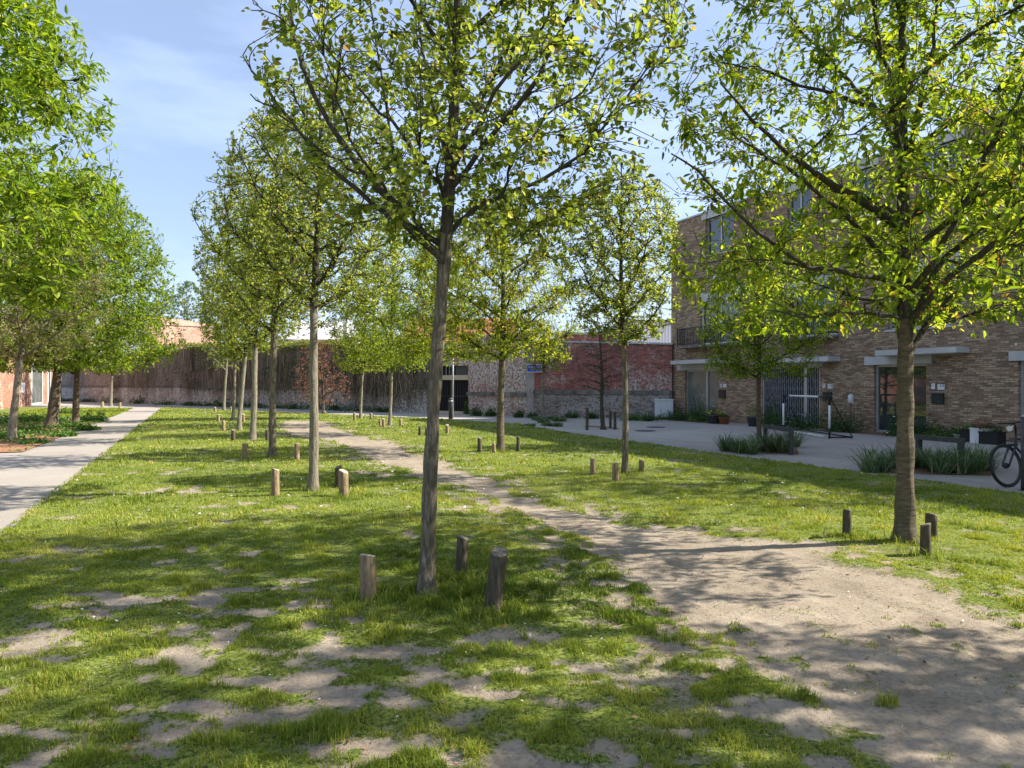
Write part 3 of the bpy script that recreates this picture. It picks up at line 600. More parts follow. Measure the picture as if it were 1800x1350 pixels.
px_tree('small tree with straight pale trunk, between the slimmer pale tree and the foreground trunk', 685, 749, 350, 660, 100, 6, fx=687, kind='cherry', seed=31, limbs=11, subs=55, twigs=1590, lpt=10, leaf=0.109, lw=.5, gap=.34, leafm='bright_leaf', barkm='pear_bark_far', lvb=.2)
px_tree('tree standing directly behind the trunk of the foreground tree', 762, 765, 400, 648, 92, 8, fx=764, kind='cherry', seed=37, limbs=11, subs=55, twigs=1436, lpt=10, leaf=0.101, lw=.5, gap=.34, leafm='cherry_leaf', barkm='cherry_bark', lvb=.12)
px_tree('bright green cherry tree right of centre with dark trunk, pale at its foot', 880, 796, 330, 640, 150, 14, fx=882, kind='cherry', seed=41, limbs=14, subs=80, twigs=2308, lpt=11, leaf=0.084, lw=.48, widest=.3, gap=.36, leafm='cherry_leaf', barkm='cherry_bark', droop=.45, lvb=.2)
px_tree('slim pear tree with rounded crown and sunlit trunk edge near the paved square', 1100, 838, 275, 612, 112, 12, fx=1096, kind='pear', seed=43, limbs=14, subs=80, twigs=1846, lpt=9, leaf=0.052, lw=.85, widest=.45, gap=.44, barkm='pear_bark', lvb=.12)
px_tree('small green tree in a planting bed on the square before the brick terrace', 1336, 786, 415, 672, 108, 9, fx=1334, kind='cherry', seed=47, limbs=12, subs=60, twigs=1641, lpt=10, leaf=0.084, lw=.5, widest=.3, gap=.36, leafm='bright_leaf', barkm='cherry_bark', droop=.4, lvb=.1)
px_tree('dark almost leafless tree with thin straight stem on the paved square', 1060, 755, 560, 690, 55, 8, fx=1058, kind='cherry', seed=53, limbs=16, subs=60, twigs=300, lpt=2, leaf=.05, lw=.6, widest=.3, gap=.3, leafm='copper_leaf', barkm='branch', rise=.3, name='bare_tree')
px_tree('young tree with thin grey trunk on a round grass patch beside the blue street sign', 955, 740, 560, 655, 48, 5, fx=955, kind='cherry', seed=59, limbs=10, subs=30, twigs=615, lpt=6, leaf=0.084, lw=.6, gap=.4, leafm='cherry_leaf', barkm='pear_bark_far', lvb=.2)
px_tree('coppery brown half-bare tree in front of the vine-covered wall', 570, 727, 596, 712, 52, 6, fx=569, kind='cherry', seed=61, limbs=16, subs=60, twigs=560, lpt=5, leaf=.085, lw=.7, gap=.3, leafm='copper_leaf', barkm='pear_bark', rise=.35, name='copper_tree')
# left side trees
px_tree('grey-trunked tree at the left edge with dull olive crown, in the planting bed', 22, 775, 345, 640, 140, 13, fx=34, kind='pear', seed=67, limbs=16, subs=90, twigs=1710, lpt=10, leaf=.07, lw=.8, gap=.3, leafm='olive_leaf', barkm='pear_bark_far', bark2='pear_bark')
px_tree('thick dark-trunked cherry tree in the left planting bed', 90, 753, 300, 662, 168, 18, fx=100, kind='cherry', seed=71, limbs=16, subs=90, twigs=2949, lpt=10, leaf=.145, lw=.55, widest=.3, gap=.12, leafm='bright_leaf', barkm='cherry_bark', droop=.4)
px_tree('cherry tree with dark trunk at the end of the left planting bed, beside the footpath', 134, 747, 300, 664, 172, 11, fx=136, kind='cherry', seed=73, limbs=16, subs=90, twigs=2949, lpt=10, leaf=.145, lw=.55, widest=.28, gap=.12, leafm='bright_leaf', barkm='cherry_bark', droop=.4)
px_tree('small tree with thin pale trunk on the far patch of lawn left of the footpath', 195, 714, 520, 662, 48, 5, fx=197, kind='pear', seed=79, limbs=9, subs=35, twigs=570, lpt=9, leaf=.17, lw=.7, gap=.3, leafm='olive_leaf', barkm='pear_bark_far')
px_tree('pale trunk of a young tree close behind the dark-trunked cherry, left bed', 103, 727, 480, 645, 60, 6, fx=103, kind='pear', seed=83, limbs=9, subs=35, twigs=570, lpt=9, leaf=.13, lw=.7, gap=.3, leafm='olive_leaf', barkm='pear_bark_far')
make_tree('very near bright green cherry tree reaching in from the upper left corner', (-7.75, 7.9), 7.8, 2.4, 2.85, .13, kind='cherry', seed=89, limbs=22, subs=300, twigs=5000, lpt=14, leaf=.108, lw=.44, near=True, widest=.42, gap=.28, leafm='bright_leaf',
          barkm='cherry_bark', droop=.5, rise=.8)
# trees just outside the right edge whose crowns and shade enter the picture
make_tree('cherry tree reaching in from the upper right corner', (9.7, 11.6), 8.0, 2.6, 2.7, .12, kind='cherry', seed=97, limbs=14, subs=110, twigs=1300, lpt=9, leaf=.10, lw=.46, near=True, widest=.4, gap=.42, leafm='cherry_leaf', barkm='cherry_bark', droop=.5)
make_tree('tall tree out of sight to the right whose shade falls across the worn foreground', (6.9, 3.15), 9.6, 2.3, 2.05, .13, kind='cherry', seed=101, limbs=16, subs=110, twigs=2300, lpt=12, leaf=.09, lw=.65, near=False, widest=.3, gap=.68, leafm='cherry_leaf', barkm='cherry_bark')
# trees far beyond the wall
def far_tree(label, px, Y, ytop, R, seed, leafm='far_leaf', twigs=500):
    x = (px - 900) / F * Y; H = EYE + (HZ - ytop) / F * Y
    make_tree(label, (x, Y), H, H * .3, R, .2, kind='pear', seed=seed, limbs=10, subs=50, twigs=twigs, lpt=8, leaf=.32, lw=.7, gap=.25, leafm=leafm, barkm='branch')
far_tree('hazy grey-green tree beyond the wall, above the pale brick house', 328, 85, 492, 4.2, 107)
far_tree('distant bluish green tree beyond the vine wall, right of the pale shed roof', 590, 95, 560, 3.6, 109)
far_tree('distant tree beyond the wall, seen between the central tree crowns', 690, 92, 545, 4.2, 113)

# ------------------------------------------------------------------ wooden stakes
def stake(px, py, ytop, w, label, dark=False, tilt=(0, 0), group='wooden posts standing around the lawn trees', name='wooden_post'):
    x, Y = gp(px, py); s = sc_(py); h = (py - ytop) / s; r = max(w / s / 2, .03); b = MB(); sl = .12 * r / .05
    n = 14; random.seed(int(px * 7 + py)); th = random.uniform(0, 6.28); k = .35
    lv_ = [(-.05, 1.02), (0, 1.03), (h * .33, 1.0), (h * .66, .97), (h - .012, .96), (h, .86)]
    bases = []
    for z, f in lv_:
        ring = []
        for i in range(n):
            a = 2 * math.pi * i / n; rr = r * f * (1 + .05 * math.sin(a * 2 + th) + .03 * math.sin(a * 5 + z * 9))
            dz = (k * rr * math.cos(a - th) if z > h * .9 else 0); u = z / h
            ring.append((rr * math.cos(a) + tilt[0] * h * u, rr * math.sin(a) + tilt[1] * h * u, z + dz))
        bases.append(len(b.v)); b.v += ring
    for i in range(len(lv_) - 1):
        for j in range(n):
            j2 = (j + 1) % n; b.f.append((bases[i] + j, bases[i] + j2, bases[i + 1] + j2, bases[i + 1] + j)); b.m.append(1 if i == len(lv_) - 2 else 0); b.sm.append(True)
    b.f.append(tuple(bases[-1] + j for j in range(n))); b.m.append(1); b.sm.append(False)
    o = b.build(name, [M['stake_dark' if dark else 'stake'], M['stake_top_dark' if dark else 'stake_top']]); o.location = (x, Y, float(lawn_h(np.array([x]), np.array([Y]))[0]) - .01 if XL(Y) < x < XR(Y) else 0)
    return tag(o, label, 'post', group)
stake(647, 1062, 984, 30, 'pale sunlit wooden post left of the foreground trunk')
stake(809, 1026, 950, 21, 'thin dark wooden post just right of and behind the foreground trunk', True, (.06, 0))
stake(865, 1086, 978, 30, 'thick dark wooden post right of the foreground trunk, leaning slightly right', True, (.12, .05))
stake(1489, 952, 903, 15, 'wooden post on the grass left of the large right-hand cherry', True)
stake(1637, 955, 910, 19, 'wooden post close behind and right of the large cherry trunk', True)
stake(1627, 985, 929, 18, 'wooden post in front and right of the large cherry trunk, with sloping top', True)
stake(484, 877, 829, 15, 'wooden post with pale top left of the pale slender tree')
stake(595, 862, 824, 12, 'wooden post behind its twin, right of the pale slender tree', True)
stake(604, 878, 832, 17, 'front wooden post of the close pair right of the pale slender tree')
stake(1042, 841, 812, 10, 'wooden post left of the slim pear tree by the square')
stake(1082, 851, 818, 12, 'wooden post just in front of the slim pear tree by the square')
stake(1128, 833, 812, 10, 'wooden post right of the slim pear tree by the square')
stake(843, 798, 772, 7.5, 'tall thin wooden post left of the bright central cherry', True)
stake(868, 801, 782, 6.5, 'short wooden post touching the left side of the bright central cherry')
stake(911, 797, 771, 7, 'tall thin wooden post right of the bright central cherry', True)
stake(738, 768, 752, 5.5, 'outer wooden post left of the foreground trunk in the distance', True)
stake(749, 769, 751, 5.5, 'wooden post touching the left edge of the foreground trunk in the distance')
stake(786, 765, 749, 6, 'wooden post seen in the distance just right of the foreground trunk')
stake(623, 740, 727, 5, 'wooden post left of the small tree near the wall')
stake(652, 738, 727, 5, 'wooden post right of the small tree near the wall')
stake(668, 751, 738, 5, 'left one of two close wooden posts at the straight pale trunk')
stake(674, 753, 738, 5.5, 'right one of two close wooden posts at the straight pale trunk')
stake(704, 750, 738, 5, 'lone wooden post right of the straight pale trunk')
stake(431, 811, 783, 10.5, 'wooden post with pale top in the shade left of the scarred tree')
stake(522, 813, 783, 9, 'reddish wooden post right of the scarred tree')
stake(470, 777, 758, 7, 'dark wooden post just left of the scarred trunk', True)
stake(410, 778, 758, 7, 'dark shaded wooden post left of the third tree of the left row', True)
stake(393, 759, 741, 6.5, 'wooden post left of the fourth tree of the left row')
stake(428, 744, 729, 4.5, 'thin wooden post right of the yellowish trunk of the left row')
stake(384, 743, 730, 4.5, 'small wooden post far back on the left side of the row')
stake(378, 726, 717, 4.5, 'farthest wooden post with pale top, left of the sparse tree')
stake(406, 725, 716, 3, 'tiny far wooden post right of the sparse tree')
stake(180, 716, 707, 5, 'wooden post on the far lawn patch left of the thin pale tree')
stake(211, 716, 708, 4, 'wooden post on the far lawn patch right of the thin pale tree')
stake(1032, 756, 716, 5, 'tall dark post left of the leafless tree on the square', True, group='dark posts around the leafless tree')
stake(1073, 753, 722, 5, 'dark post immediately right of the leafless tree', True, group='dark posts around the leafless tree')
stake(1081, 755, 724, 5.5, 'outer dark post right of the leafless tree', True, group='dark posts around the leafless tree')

# ------------------------------------------------------------------ brick terrace on the right
A = Vector((*gp(1180, 735.6), 0)); ANG = math.atan2(-.905, .426)
def U(px): k = (px - 900) / F; return (k * A.y - A.x) / (.4258 + .9048 * k)
def YU(u): return A.y - .9048 * u
def ZZ(px, py): return EYE + (HZ - py) / F * YU(U(px))
terr = empty('brick_terrace', A, ANG, 'long three-storey brown brick terrace with pale lintels facing the square', 'building')
HT = 9.3; ULEN = 42.0
def hole(pl, pr, pb, pt, prr=None):
    a, b = U(pl), U(pr); z1 = ZZ(pl, pt); z0 = 0.02 if pb is None else ZZ(pl, pb); return [a, b, z0, z1]
g1_ = hole(1204, 1262, None, 651); g2_ = hole(1340, 1441, None, 646); g2_[3] = g1_[3]; g3_ = hole(1536, 1628, None, 642); g4_ = hole(1790, 1930, None, 634)
g3_[3] = ZZ(1521, 642); g4_[3] = ZZ(1790, 634)
f1 = hole(1231, 1300, 606, 532); f2 = [U(1392), U(1470), f1[2], f1[3]]; f3 = [U(1560), U(1680), f1[2], f1[3]]
s1 = hole(1240, 1290, 450, 386); s2 = [U(1384), U(1425), s1[2], s1[3]]; s3 = [U(1490), U(1540), s1[2], s1[3]]; s4 = [U(1610), U(1690), s1[2], s1[3]]
holes = [g1_, g2_, g3_, g4_, f1, f2, f3, s1, s2, s3, s4]
def wallmesh(L_, H_, holes, d, rev=.22):
    b = MB(); xs = sorted({0, L_, *[h[0] for h in holes], *[h[1] for h in holes]}); zs = sorted({0, H_, *[h[2] for h in holes], *[h[3] for h in holes]})
    for i in range(len(xs) - 1):
        for j in range(len(zs) - 1):
            xm = (xs[i] + xs[i + 1]) / 2; zm = (zs[j] + zs[j + 1]) / 2
            if any(h[0] < xm < h[1] and h[2] < zm < h[3] for h in holes): continue
            b.poly([(xs[i], 0, zs[j]), (xs[i + 1], 0, zs[j]), (xs[i + 1], 0, zs[j + 1]), (xs[i], 0, zs[j + 1])])
    for a, c, z0, z1 in holes:
        b.poly([(a, 0, z0), (a, 0, z1), (a, rev, z1), (a, rev, z0)]); b.poly([(c, 0, z1), (c, 0, z0), (c, rev, z0), (c, rev, z1)])
        b.poly([(a, 0, z1), (c, 0, z1), (c, rev, z1), (a, rev, z1)]); b.poly([(c, 0, z0), (a, 0, z0), (a, rev, z0), (c, rev, z0)])
    b.poly([(0, 0, 0), (0, 0, H_), (0, d, H_), (0, d, 0)]); b.poly([(L_, 0, H_), (L_, 0, 0), (L_, d, 0), (L_, d, H_)]); b.poly([(0, 0, H_), (L_, 0, H_), (L_, d, H_), (0, d, H_)])
    b.poly([(L_, d, 0), (0, d, 0), (0, d, H_), (L_, d, H_)])
    return b
wallmesh(ULEN, HT, holes, 9).build('wall', M['house_brick'], terr)
cp = MB(); cp.box(-.05, ULEN + .05, -.05, .35, HT, HT + .07); cp.build('parapet_coping', M['alu'], terr)
def lintel(a, b, z, h, out_=.04, name='lintel', m='lintel', y1=.1):
    q = MB(); q.box(a, b, -out_, y1, z, z + h); return q.build(name, M[m], terr)
lintel(U(1192), g1_[1] + .15, g1_[3] - .0, .27, .06); lintel(U(1330), U(1448), g2_[3], .27, .06); lintel(U(1521), g3_[1] + .2, g3_[3], .27, .06); lintel(U(1775), g4_[1] + .3, g4_[3], .27, .06)
for a, b, py, p0 in ((1197, 1292, 641, 1197), (1368, 1477, 635, 1477), (1560, 1704, 620, 1704)):
    z = ZZ(p0, py); q = MB(); q.box(U(a), U(b), -.62, -.002, z, z + .17); q.build('canopy', M['lintel'], terr)
    q = MB(); q.box(U(a) + .1, U(b) - .1, -.50, -.05, z - .03, z - .002); q.build('canopy_soffit', M['alu'], terr)
lintel(U(1232), f1[1] + .1, f1[3], .42, .03); lintel(f2[0] - .15, f2[1] + .1, f2[3], .42, .03); lintel(f3[0] - .15, f3[1] + .1, f3[3], .42, .03)
for h in (s1, s2, s3, s4): lintel(h[0] - .25, h[1] + .1, h[3], .3, .03)
for h in (s1, s2, s3, s4, f1, f2, f3): lintel(h[0] - .06, h[1] + .06, h[2] - .07, .065, .06, 'sill', y1=.2)
def window(h, divs=2, m='glass', curtain=None, fm='alu', transom=None, name='window'):
    a, b, z0, z1 = h; t = .06; f = MB()
    f.box(a + .002, a + t, .12, .19, z0, z1); f.box(b - t, b - .002, .12, .19, z0, z1); f.box(a + t, b - t, .12, .19, z0, z0 + t); f.box(a + t, b - t, .12, .19, z1 - t, z1 - .002)
    for k in range(1, divs):
        x = a + (b - a) * k / divs; f.box(x - t / 2, x + t / 2, .12, .19, z0 + t, z1 - t)
    w = f.build(name, M[fm], terr)
    g = MB(); g.poly([(a, .165, z0), (b, .165, z0), (b, .165, z1), (a, .165, z1)]); g.build('pane', M[m], w)
    return w
for h, d in ((s1, 2), (s2, 2), (s3, 2), (s4, 3), (f1, 2), (f2, 2), (f3, 3)): window(h, d, fm='white' if h in (f1, f2) else 'alu')
# glazed entrance doors
def door(h, split, m):
    a, b, z0, z1 = h; t = .07; xs = a + (b - a) * split; f = MB()
    f.box(a + .002, a + t, .11, .19, z0, z1 - .003); f.box(b - t, b - .002, .11, .19, z0, z1 - .003); f.box(a + t, b - t, .11, .19, z1 - t, z1 - .003); f.box(xs - t, xs + t * .4, .10, .19, z0, z1 - t); f.box(a + t, b - t, .11, .19, z0, z0 + .08)
    w = f.build('door', M['alu'], terr); g = MB(); g.poly([(a, .165, z0), (xs, .165, z0), (xs, .165, z1), (a, .165, z1)]); g.build('door_pane', M[m], w)
    g = MB(); g.poly([(xs, .166, z0), (b, .166, z0), (b, .166, z1), (xs, .166, z1)]); g.build('side_pane', M[m], w)
    hd = MB(); hd.tube([(xs - .18, .05, .95), (xs - .18, .05, 1.25)], .012, 6); hd.box(xs - .19, xs - .17, .05, .16, .98, 1.0); hd.box(xs - .19, xs - .17, .05, .16, 1.2, 1.22); hd.build('handle', M['galv'], w)
door(g1_, .64, 'door_glass'); door(g3_, .58, 'glass'); door(g4_, .5, 'glass')
# folding lattice gate
a, b, z0, z1 = g2_
q = MB(); q.poly([(a, .21, z0), (b, .21, z0), (b, .21, z1), (a, .21, z1)]); q.build('shop_window', M['glass'], terr)
q = MB(); n = 26
for i in range(n + 1):
    x = a + .04 + (b - a - .08) * i / n
    q.box(x - .012, x + .012, .05, .085, z0 + .03, z1 - .04)
lw_ = (b - a - .08) / n
for j in range(7):
    zc_ = z0 + .2 + j * (z1 - z0 - .4) / 6
    for i in range(n):
        x = a + .04 + lw_ * i; s_ = .1 if (i + j) % 2 else -.1
        q.tube([(x, .042, zc_ - s_), (x + lw_, .042, zc_ + s_)], .008, 4, smooth=False)
gg = q.build('folding_gate', M['grille'], terr)
q = MB(); q.box(a + .01, a + .06, .03, .1, z0, z1 - .01); q.box(b - .06, b - .01, .03, .1, z0, z1 - .01); x = a + (b - a) * .77; q.box(x - .08, x + .04, .02, .1, z0, z1 - .01); q.box(a + .06, b - .06, .03, .1, z1 - .05, z1 - .01); q.build('gate_frame', M['alu'], gg)
def plate(pl, pr, pt, pb, m, name, th=.03, extra=None):
    a, b = U(pl), U(pr); z1 = ZZ(pl, pt); z0 = ZZ(pl, pb); q = MB(); q.box(a, b, -th, -.002, z0, z1); return q.build(name, M[m], terr), (a, b, z0, z1)
for l, r_, t_, bt in ((1266, 1269, 675, 681), (1272, 1277, 675, 681), (1447, 1451, 674, 682), (1456, 1464, 675, 683), (1638, 1644, 674, 684), (1649, 1661, 675, 685)):
    o, (pa, pb, pz0, pz1) = plate(l, r_, t_, bt, 'white', 'doorbell_plate' if r_ - l < 7 and l != 1272 else 'house_number_plate')
    if r_ - l < 7: 
        q = MB(); xm = (pa + pb) / 2; q.tube([(xm, -.03, pz1 - .06), (xm, -.036, pz1 - .06)], .018, 8); q.build('button', M['dark'], o)
for l, r_, ch in ((1456, 1464, '15'), (1649, 1661, '17')):
    cu = bpy.data.curves.new('digits', 'FONT'); cu.body = ch; cu.size = .15; cu.extrude = .002; cu.align_x = 'CENTER'; to = bpy.data.objects.new('digits', cu)
    COL.objects.link(to); bpy.context.view_layer.update(); dg = bpy.context.evaluated_depsgraph_get(); tm = bpy.data.meshes.new_from_object(to.evaluated_get(dg)); bpy.data.objects.remove(to)
    o = link('house_number', tm, M['dark'], terr); o.rotation_euler = (math.radians(90), 0, 0); o.location = ((U(l) + U(r_)) / 2 + .03, -.034, ZZ(l, 683) + .05)
for l, r_, t_, bt, m_ in ((1265, 1276, 685, 699, 'mailbox'), (1448, 1463, 689, 703, 'mailgreen'), (1639, 1660, 691, 709, 'mailgreen')):
    o, (pa, pb, pz0, pz1) = plate(l, r_, t_, bt, m_, 'mailbox', .07); q = MB(); q.box(pa + .03, pb - .03, -.076, -.071, pz1 - .07, pz1 - .045); q.build('slot', M['black'], o)
o, _ = plate(1254, 1262, 484, 492, 'white', 'vent_cover'); o, _ = plate(1785, 1788, 603, 607, 'white', 'bracket')
# balcony railings
for l, r_ in ((1205, f1[1]), (f2[0] - .1, f2[1] + .1)):
    a = U(l) if l > 100 else l; b = r_ + .15 if l > 100 else r_; z0 = ZZ(1205, 608); z1 = ZZ(1205, 579); q = MB()
    q.box(a, b, -.50, -.46, z1 - .04, z1); q.box(a, b, -.50, -.46, z0 + .02, z0 + .05)
    for i in range(int((b - a) / .1) + 1): x = a + .02 + i * .1; q.box(x - .009, x + .009, -.49, -.47, z0 + .05, z1 - .04)
    for x in (a, b - .03): q.box(x, x + .03, -.46, -.003, z1 - .04, z1); q.box(x, x + .03, -.46, -.003, z0 + .02, z0 + .05); q.box(x, x + .035, -.505, -.462, z0 - .05, z1 + .01)
    for i in range(1, 5): y = -.46 + i * .09; q.box(a + .005, a + .022, y - .008, y + .008, z0 + .05, z1 - .04)
    q.build('balcony_railing', M['dark'], terr)
    q = MB(); q.box(a - .02, b + .02, -.54, -.003, z0 - .14, z0 - .06); q.build('balcony_slab', M['conc_dark'], terr)

# ------------------------------------------------------------------ perimeter wall in sections
def seg_frame(p, q): d = Vector((q[0] - p[0], q[1] - p[1], 0)); return d.length, math.atan2(d.y, d.x)
def wall_section(p, q, h, label, m, z_ledge=None, pil=None, coping='conc', hq=None, name='brick_wall', ledge_m='conc_dark', low=None, lm='grey_brick'):
    L_, an = seg_frame(p, q); r = empty(name, (p[0], p[1], 0), an, label, 'wall'); b = MB(); hq = hq or h
    # front (local y=0, thickness behind)
    T = .35; z0 = low or 0
    def prism(za, zb0, zb1, y0, y1):
        v = [(0, y0, za), (L_, y0, za), (L_, y1, za), (0, y1, za), (0, y0, zb0), (L_, y0, zb1), (L_, y1, zb1), (0, y1, zb0)]; n = len(b.v); b.v += v
        for f in ((0, 3, 2, 1), (4, 5, 6, 7), (0, 1, 5, 4), (1, 2, 6, 5), (2, 3, 7, 6), (3, 0, 4, 7)): b.f.append(tuple(n + i for i in f)); b.m.append(0); b.sm.append(False)
    prism(z0, h, hq, 0, T); b.build('wall_face', M[m], r)
    if low: c = MB(); c.box(0, L_, -.09, T, 0, low - .002); c.build('plinth', M[lm], r)
    if z_ledge: c = MB(); c.box(-.01, L_ + .01, -.14, -.004, z_ledge - .12, z_ledge + .08); c.build('ledge', M[ledge_m], r)
    if coping: 
        c = MB(); c.v += [(-.03, -.07, h + .003), (L_ + .03, -.07, hq + .003), (L_ + .03, T + .05, hq + .003), (-.03, T + .05, h + .003), (-.03, -.07, h + .09), (L_ + .03, -.07, hq + .09), (L_ + .03, T + .05, hq + .09), (-.03, T + .05, h + .09)]
        for f in ((0, 3, 2, 1), (4, 5, 6, 7), (0, 1, 5, 4), (1, 2, 6, 5), (2, 3, 7, 6), (3, 0, 4, 7)): c.f.append(f); c.m.append(0); c.sm.append(False)
        c.build('coping', M[coping], r)
    for x in (pil or []): c = MB(); c.box(x - .16, x + .16, -.11, -.002, 0, (h + hq) / 2 - .01); c.build('pilaster', M['conc'], r)
    return r
W0 = gp(108, 704.5); W1 = gp(330, 712); W2 = gp(700, 724); W2b = gp(748, 725.5); G0 = gp(762, 725.5); G1 = gp(823, 727); W3 = gp(925, 731.5); W4 = gp(939, 732); W5 = (A.x - .02, A.y - .25)
hgt = lambda p, py: EYE + (HZ - py) / F * p[1]
wall_section(W0, W1, hgt(W0, 640), 'far grey brick wall at the left end of the lawn, bare lower part', 'grey_brick', z_ledge=1.5, hq=hgt(W1, 614), low=1.4, lm='white_plinth')
wall_section(W1, W2, hgt(W1, 612), 'long brick wall behind the hanging bare vines', 'grey_brick', hq=hgt(W2, 606), pil=[4, 12], low=1.35, z_ledge=1.4, lm='white_plinth')
wall_section(W2, G0, hgt(W2, 606), 'short brick wall section left of the dark gateway', 'grey_brick', hq=hgt(G0, 600), low=1.3, lm='white_plinth')
wall_section(G1, W3, 4.3, 'patchy whitewashed red brick wall right of the gateway', 'old_brick_white', z_ledge=1.15, hq=4.2)
wall_section(W3, W4, 4.35, 'grey concrete pier in the brick wall below the blue sign', 'conc', name='concrete_pier', coping='conc')
wall_section(W4, W5, hgt(W4, 601), 'dark red brick wall with white paint traces beside the terrace', 'old_brick', z_ledge=1.27, hq=hgt(W5, 606), coping='lintel', low=1.15)
# white painted patch near the terrace and faded green marks on pier
pier_x, pier_y = (W3[0] + W4[0]) / 2, (W3[1] + W4[1]) / 2
# gateway
Lg, ag = seg_frame(G0, G1); gt = empty('gateway', (G0[0], G0[1], 0), ag, 'dark double gate with beige beam and barred opening above it', 'gate')
zt = hgt(G0, 668)
q = MB(); q.box(.0, Lg, .1, .16, .12, zt); q.build('gate_leaf', M['void'], gt)
q = MB()
for i in range(14): x = .05 + i * (Lg - .1) / 13; q.box(x - .012, x + .012, .07, .095, .12, zt)
q.box(0, Lg, .06, .098, zt * .5, zt * .5 + .05); q.box(Lg * .5 - .03, Lg * .5 + .03, .05, .098, .12, zt); q.build('gate_bars', M['dark'], gt)
q = MB(); q.box(-.02, Lg + .02, -.05, .3, zt, zt + .27); q.build('beam', M['beige'], gt)
q = MB(); q.box(.0, Lg * .62, .12, .3, zt + .27, zt + .8); q.build('fanlight', M['void'], gt)
q = MB(); q.box(Lg * .62, Lg, .10, .16, zt + .27, zt + .8); q.build('louvre_panel', M['rack'], gt)
for k in range(6): 
    q = MB(); x = .1 + k * Lg * .6 / 6; q.box(x, x + .03, .07, .1, zt + .27, zt + .8); q.build('fanlight_bar', M['galv'], gt)
q = MB(); q.box(-.02, Lg + .02, -.02, .3, zt + .8, zt + 1.6); q.build('brick_panel', M['old_brick_white'], gt)
q = MB(); q.box(-.1, Lg + .1, -.5, .3, .0, .12); q.build('threshold', M['beige'], gt)
# house above the gateway and behind the wall
def house(label, px0, px1, Y, ytop, m, roof=None, dy=5, ridge=None, name='house', roofm='roof_tile', wins=()):
    x0 = (px0 - 900) / F * Y; x1 = (px1 - 900) / F * Y; h = EYE + (HZ - ytop) / F * Y; r = empty(name, (x0, Y, 0), 0, label, 'building')
    q = MB(); q.box(0, x1 - x0, 0, dy, 0, h); q.build('wall', M[m], r); Wd = x1 - x0
    if roof == 'gable_x':      # ridge along x
        hr = EYE + (HZ - ridge) / F * Y; c = MB(); c.poly([(-.3, -.3, h), (Wd + .3, -.3, h), (Wd + .3, dy / 2, hr), (-.3, dy / 2, hr)]); c.poly([(Wd + .3, dy + .3, h), (-.3, dy + .3, h), (-.3, dy / 2, hr), (Wd + .3, dy / 2, hr)])
        c.poly([(-.0, 0, h), (0, dy / 2, hr), (0, dy, h)]); c.poly([(Wd, 0, h), (Wd, dy, h), (Wd, dy / 2, hr)]); c.poly([(-.3, -.3, h - .12), (Wd + .3, -.3, h - .12), (Wd + .3, -.3, h), (-.3, -.3, h)]); c.build('roof', M[roofm], r)
    elif roof == 'flat': c = MB(); c.box(-.12, Wd + .12, -.12, dy + .12, h, h + .15); c.build('roof_edge', M[roofm], r)
    for a, b, za, zb in wins:
        c = MB(); c.box(a * Wd, b * Wd, -.03, -.003, za * h, zb * h); w = c.build('window', M['white'], r); c = MB(); c.box(a * Wd + .06, b * Wd - .06, -.035, -.031, za * h + .06, zb * h - .06); c.build('pane', M['glass'], w)
    return r
# pale brick house turned so its side catches the sun
hx, hy = (262 - 900) / F * 76, 76
ph = empty('house', (hx, hy, 0), math.radians(37), 'pale pinkish brick gable wall sunlit above the vine wall at the left', 'building')
q = MB(); q.box(0, 7.2, 0, 6, 0, 8.4); q.build('wall', M['pink_brick'], ph)
q = MB(); q.poly([(-.1, -.1, 8.4), (7.3, -.1, 8.4), (7.3, -.1, 8.6), (3.0, -.1, 9.1), (-.1, -.1, 9.3)]); q.poly([(-.1, -.1, 9.3), (3.0, -.1, 9.1), (3.0, 6, 9.1), (-.1, 6, 9.3)]); q.poly([(3.0, -.1, 9.1), (7.3, -.1, 8.6), (7.3, 6, 8.6), (3.0, 6, 9.1)]); q.build('roof', M['pink_brick'], ph)
house('pale sheet-roofed shed beyond the wall, left of centre', 500, 612, 62, 597, 'lintel', 'gable_x', 9, 556, 'shed', 'roof_pale', ((.3, .36, .86, .97),))
house('narrow white chimney stack beyond the wall, right of the pale shed', 603, 610, 60, 560, 'white', 'flat', .8, None, 'chimney_stack', 'conc')
house('house with red tiled roof above the gateway', 715, 900, 46, 600, 'old_brick_white', 'gable_x', 6, 552, 'house', 'roof_tile', ((.1, .18, .75, .93), (.45, .55, .75, .93)))
house('low brick building with white parapet behind the red wall', 990, 1115, 50, 588, 'old_brick', 'flat', 6, None, 'building', 'lintel')
house('white corrugated metal hall beside the brick terrace', 1095, 1230, 46, 566, 'corr', 'flat', 12, None, 'hall', 'rack')
# street sign, lamp pole, bollard
def flatsign():
    p = at(926, 640, W3[1] - .5); r = empty('street_name_sign', (p.x, p.y, 0), ag + .25, 'small blue street name sign with white lettering on the pier', 'sign')
    w, h = .78, .40; z = p.z - .42; q = MB(); q.box(0, w, 0, .03, z, z + h); q.build('sign_plate', M['blue'], r)
    q = MB()
    for (a, b, c, d) in ((0, w, h - .025, h), (0, w, 0, .025), (0, .025, .025, h - .025), (w - .025, w, .025, h - .025), (.1, .15, .24, .31), (.2, .30, .25, .28), (.46, .5, .24, .31), (.54, .64, .25, .28),
                         (.25, .29, .09, .15), (.42, .52, .1, .13)): q.box(a, b, -.006, -.001, z + c, z + d)
    q.build('lettering', M['white'], r)
    q = MB(); q.box(.1, .14, .03, .40, z + .1, z + .14); q.build('bracket', M['galv'], r)
flatsign()
gm = empty('painted_marks', (W3[0] + .18, W3[1] - .14, 0), ag, 'two faded green painted marks on the concrete pier', 'marking')
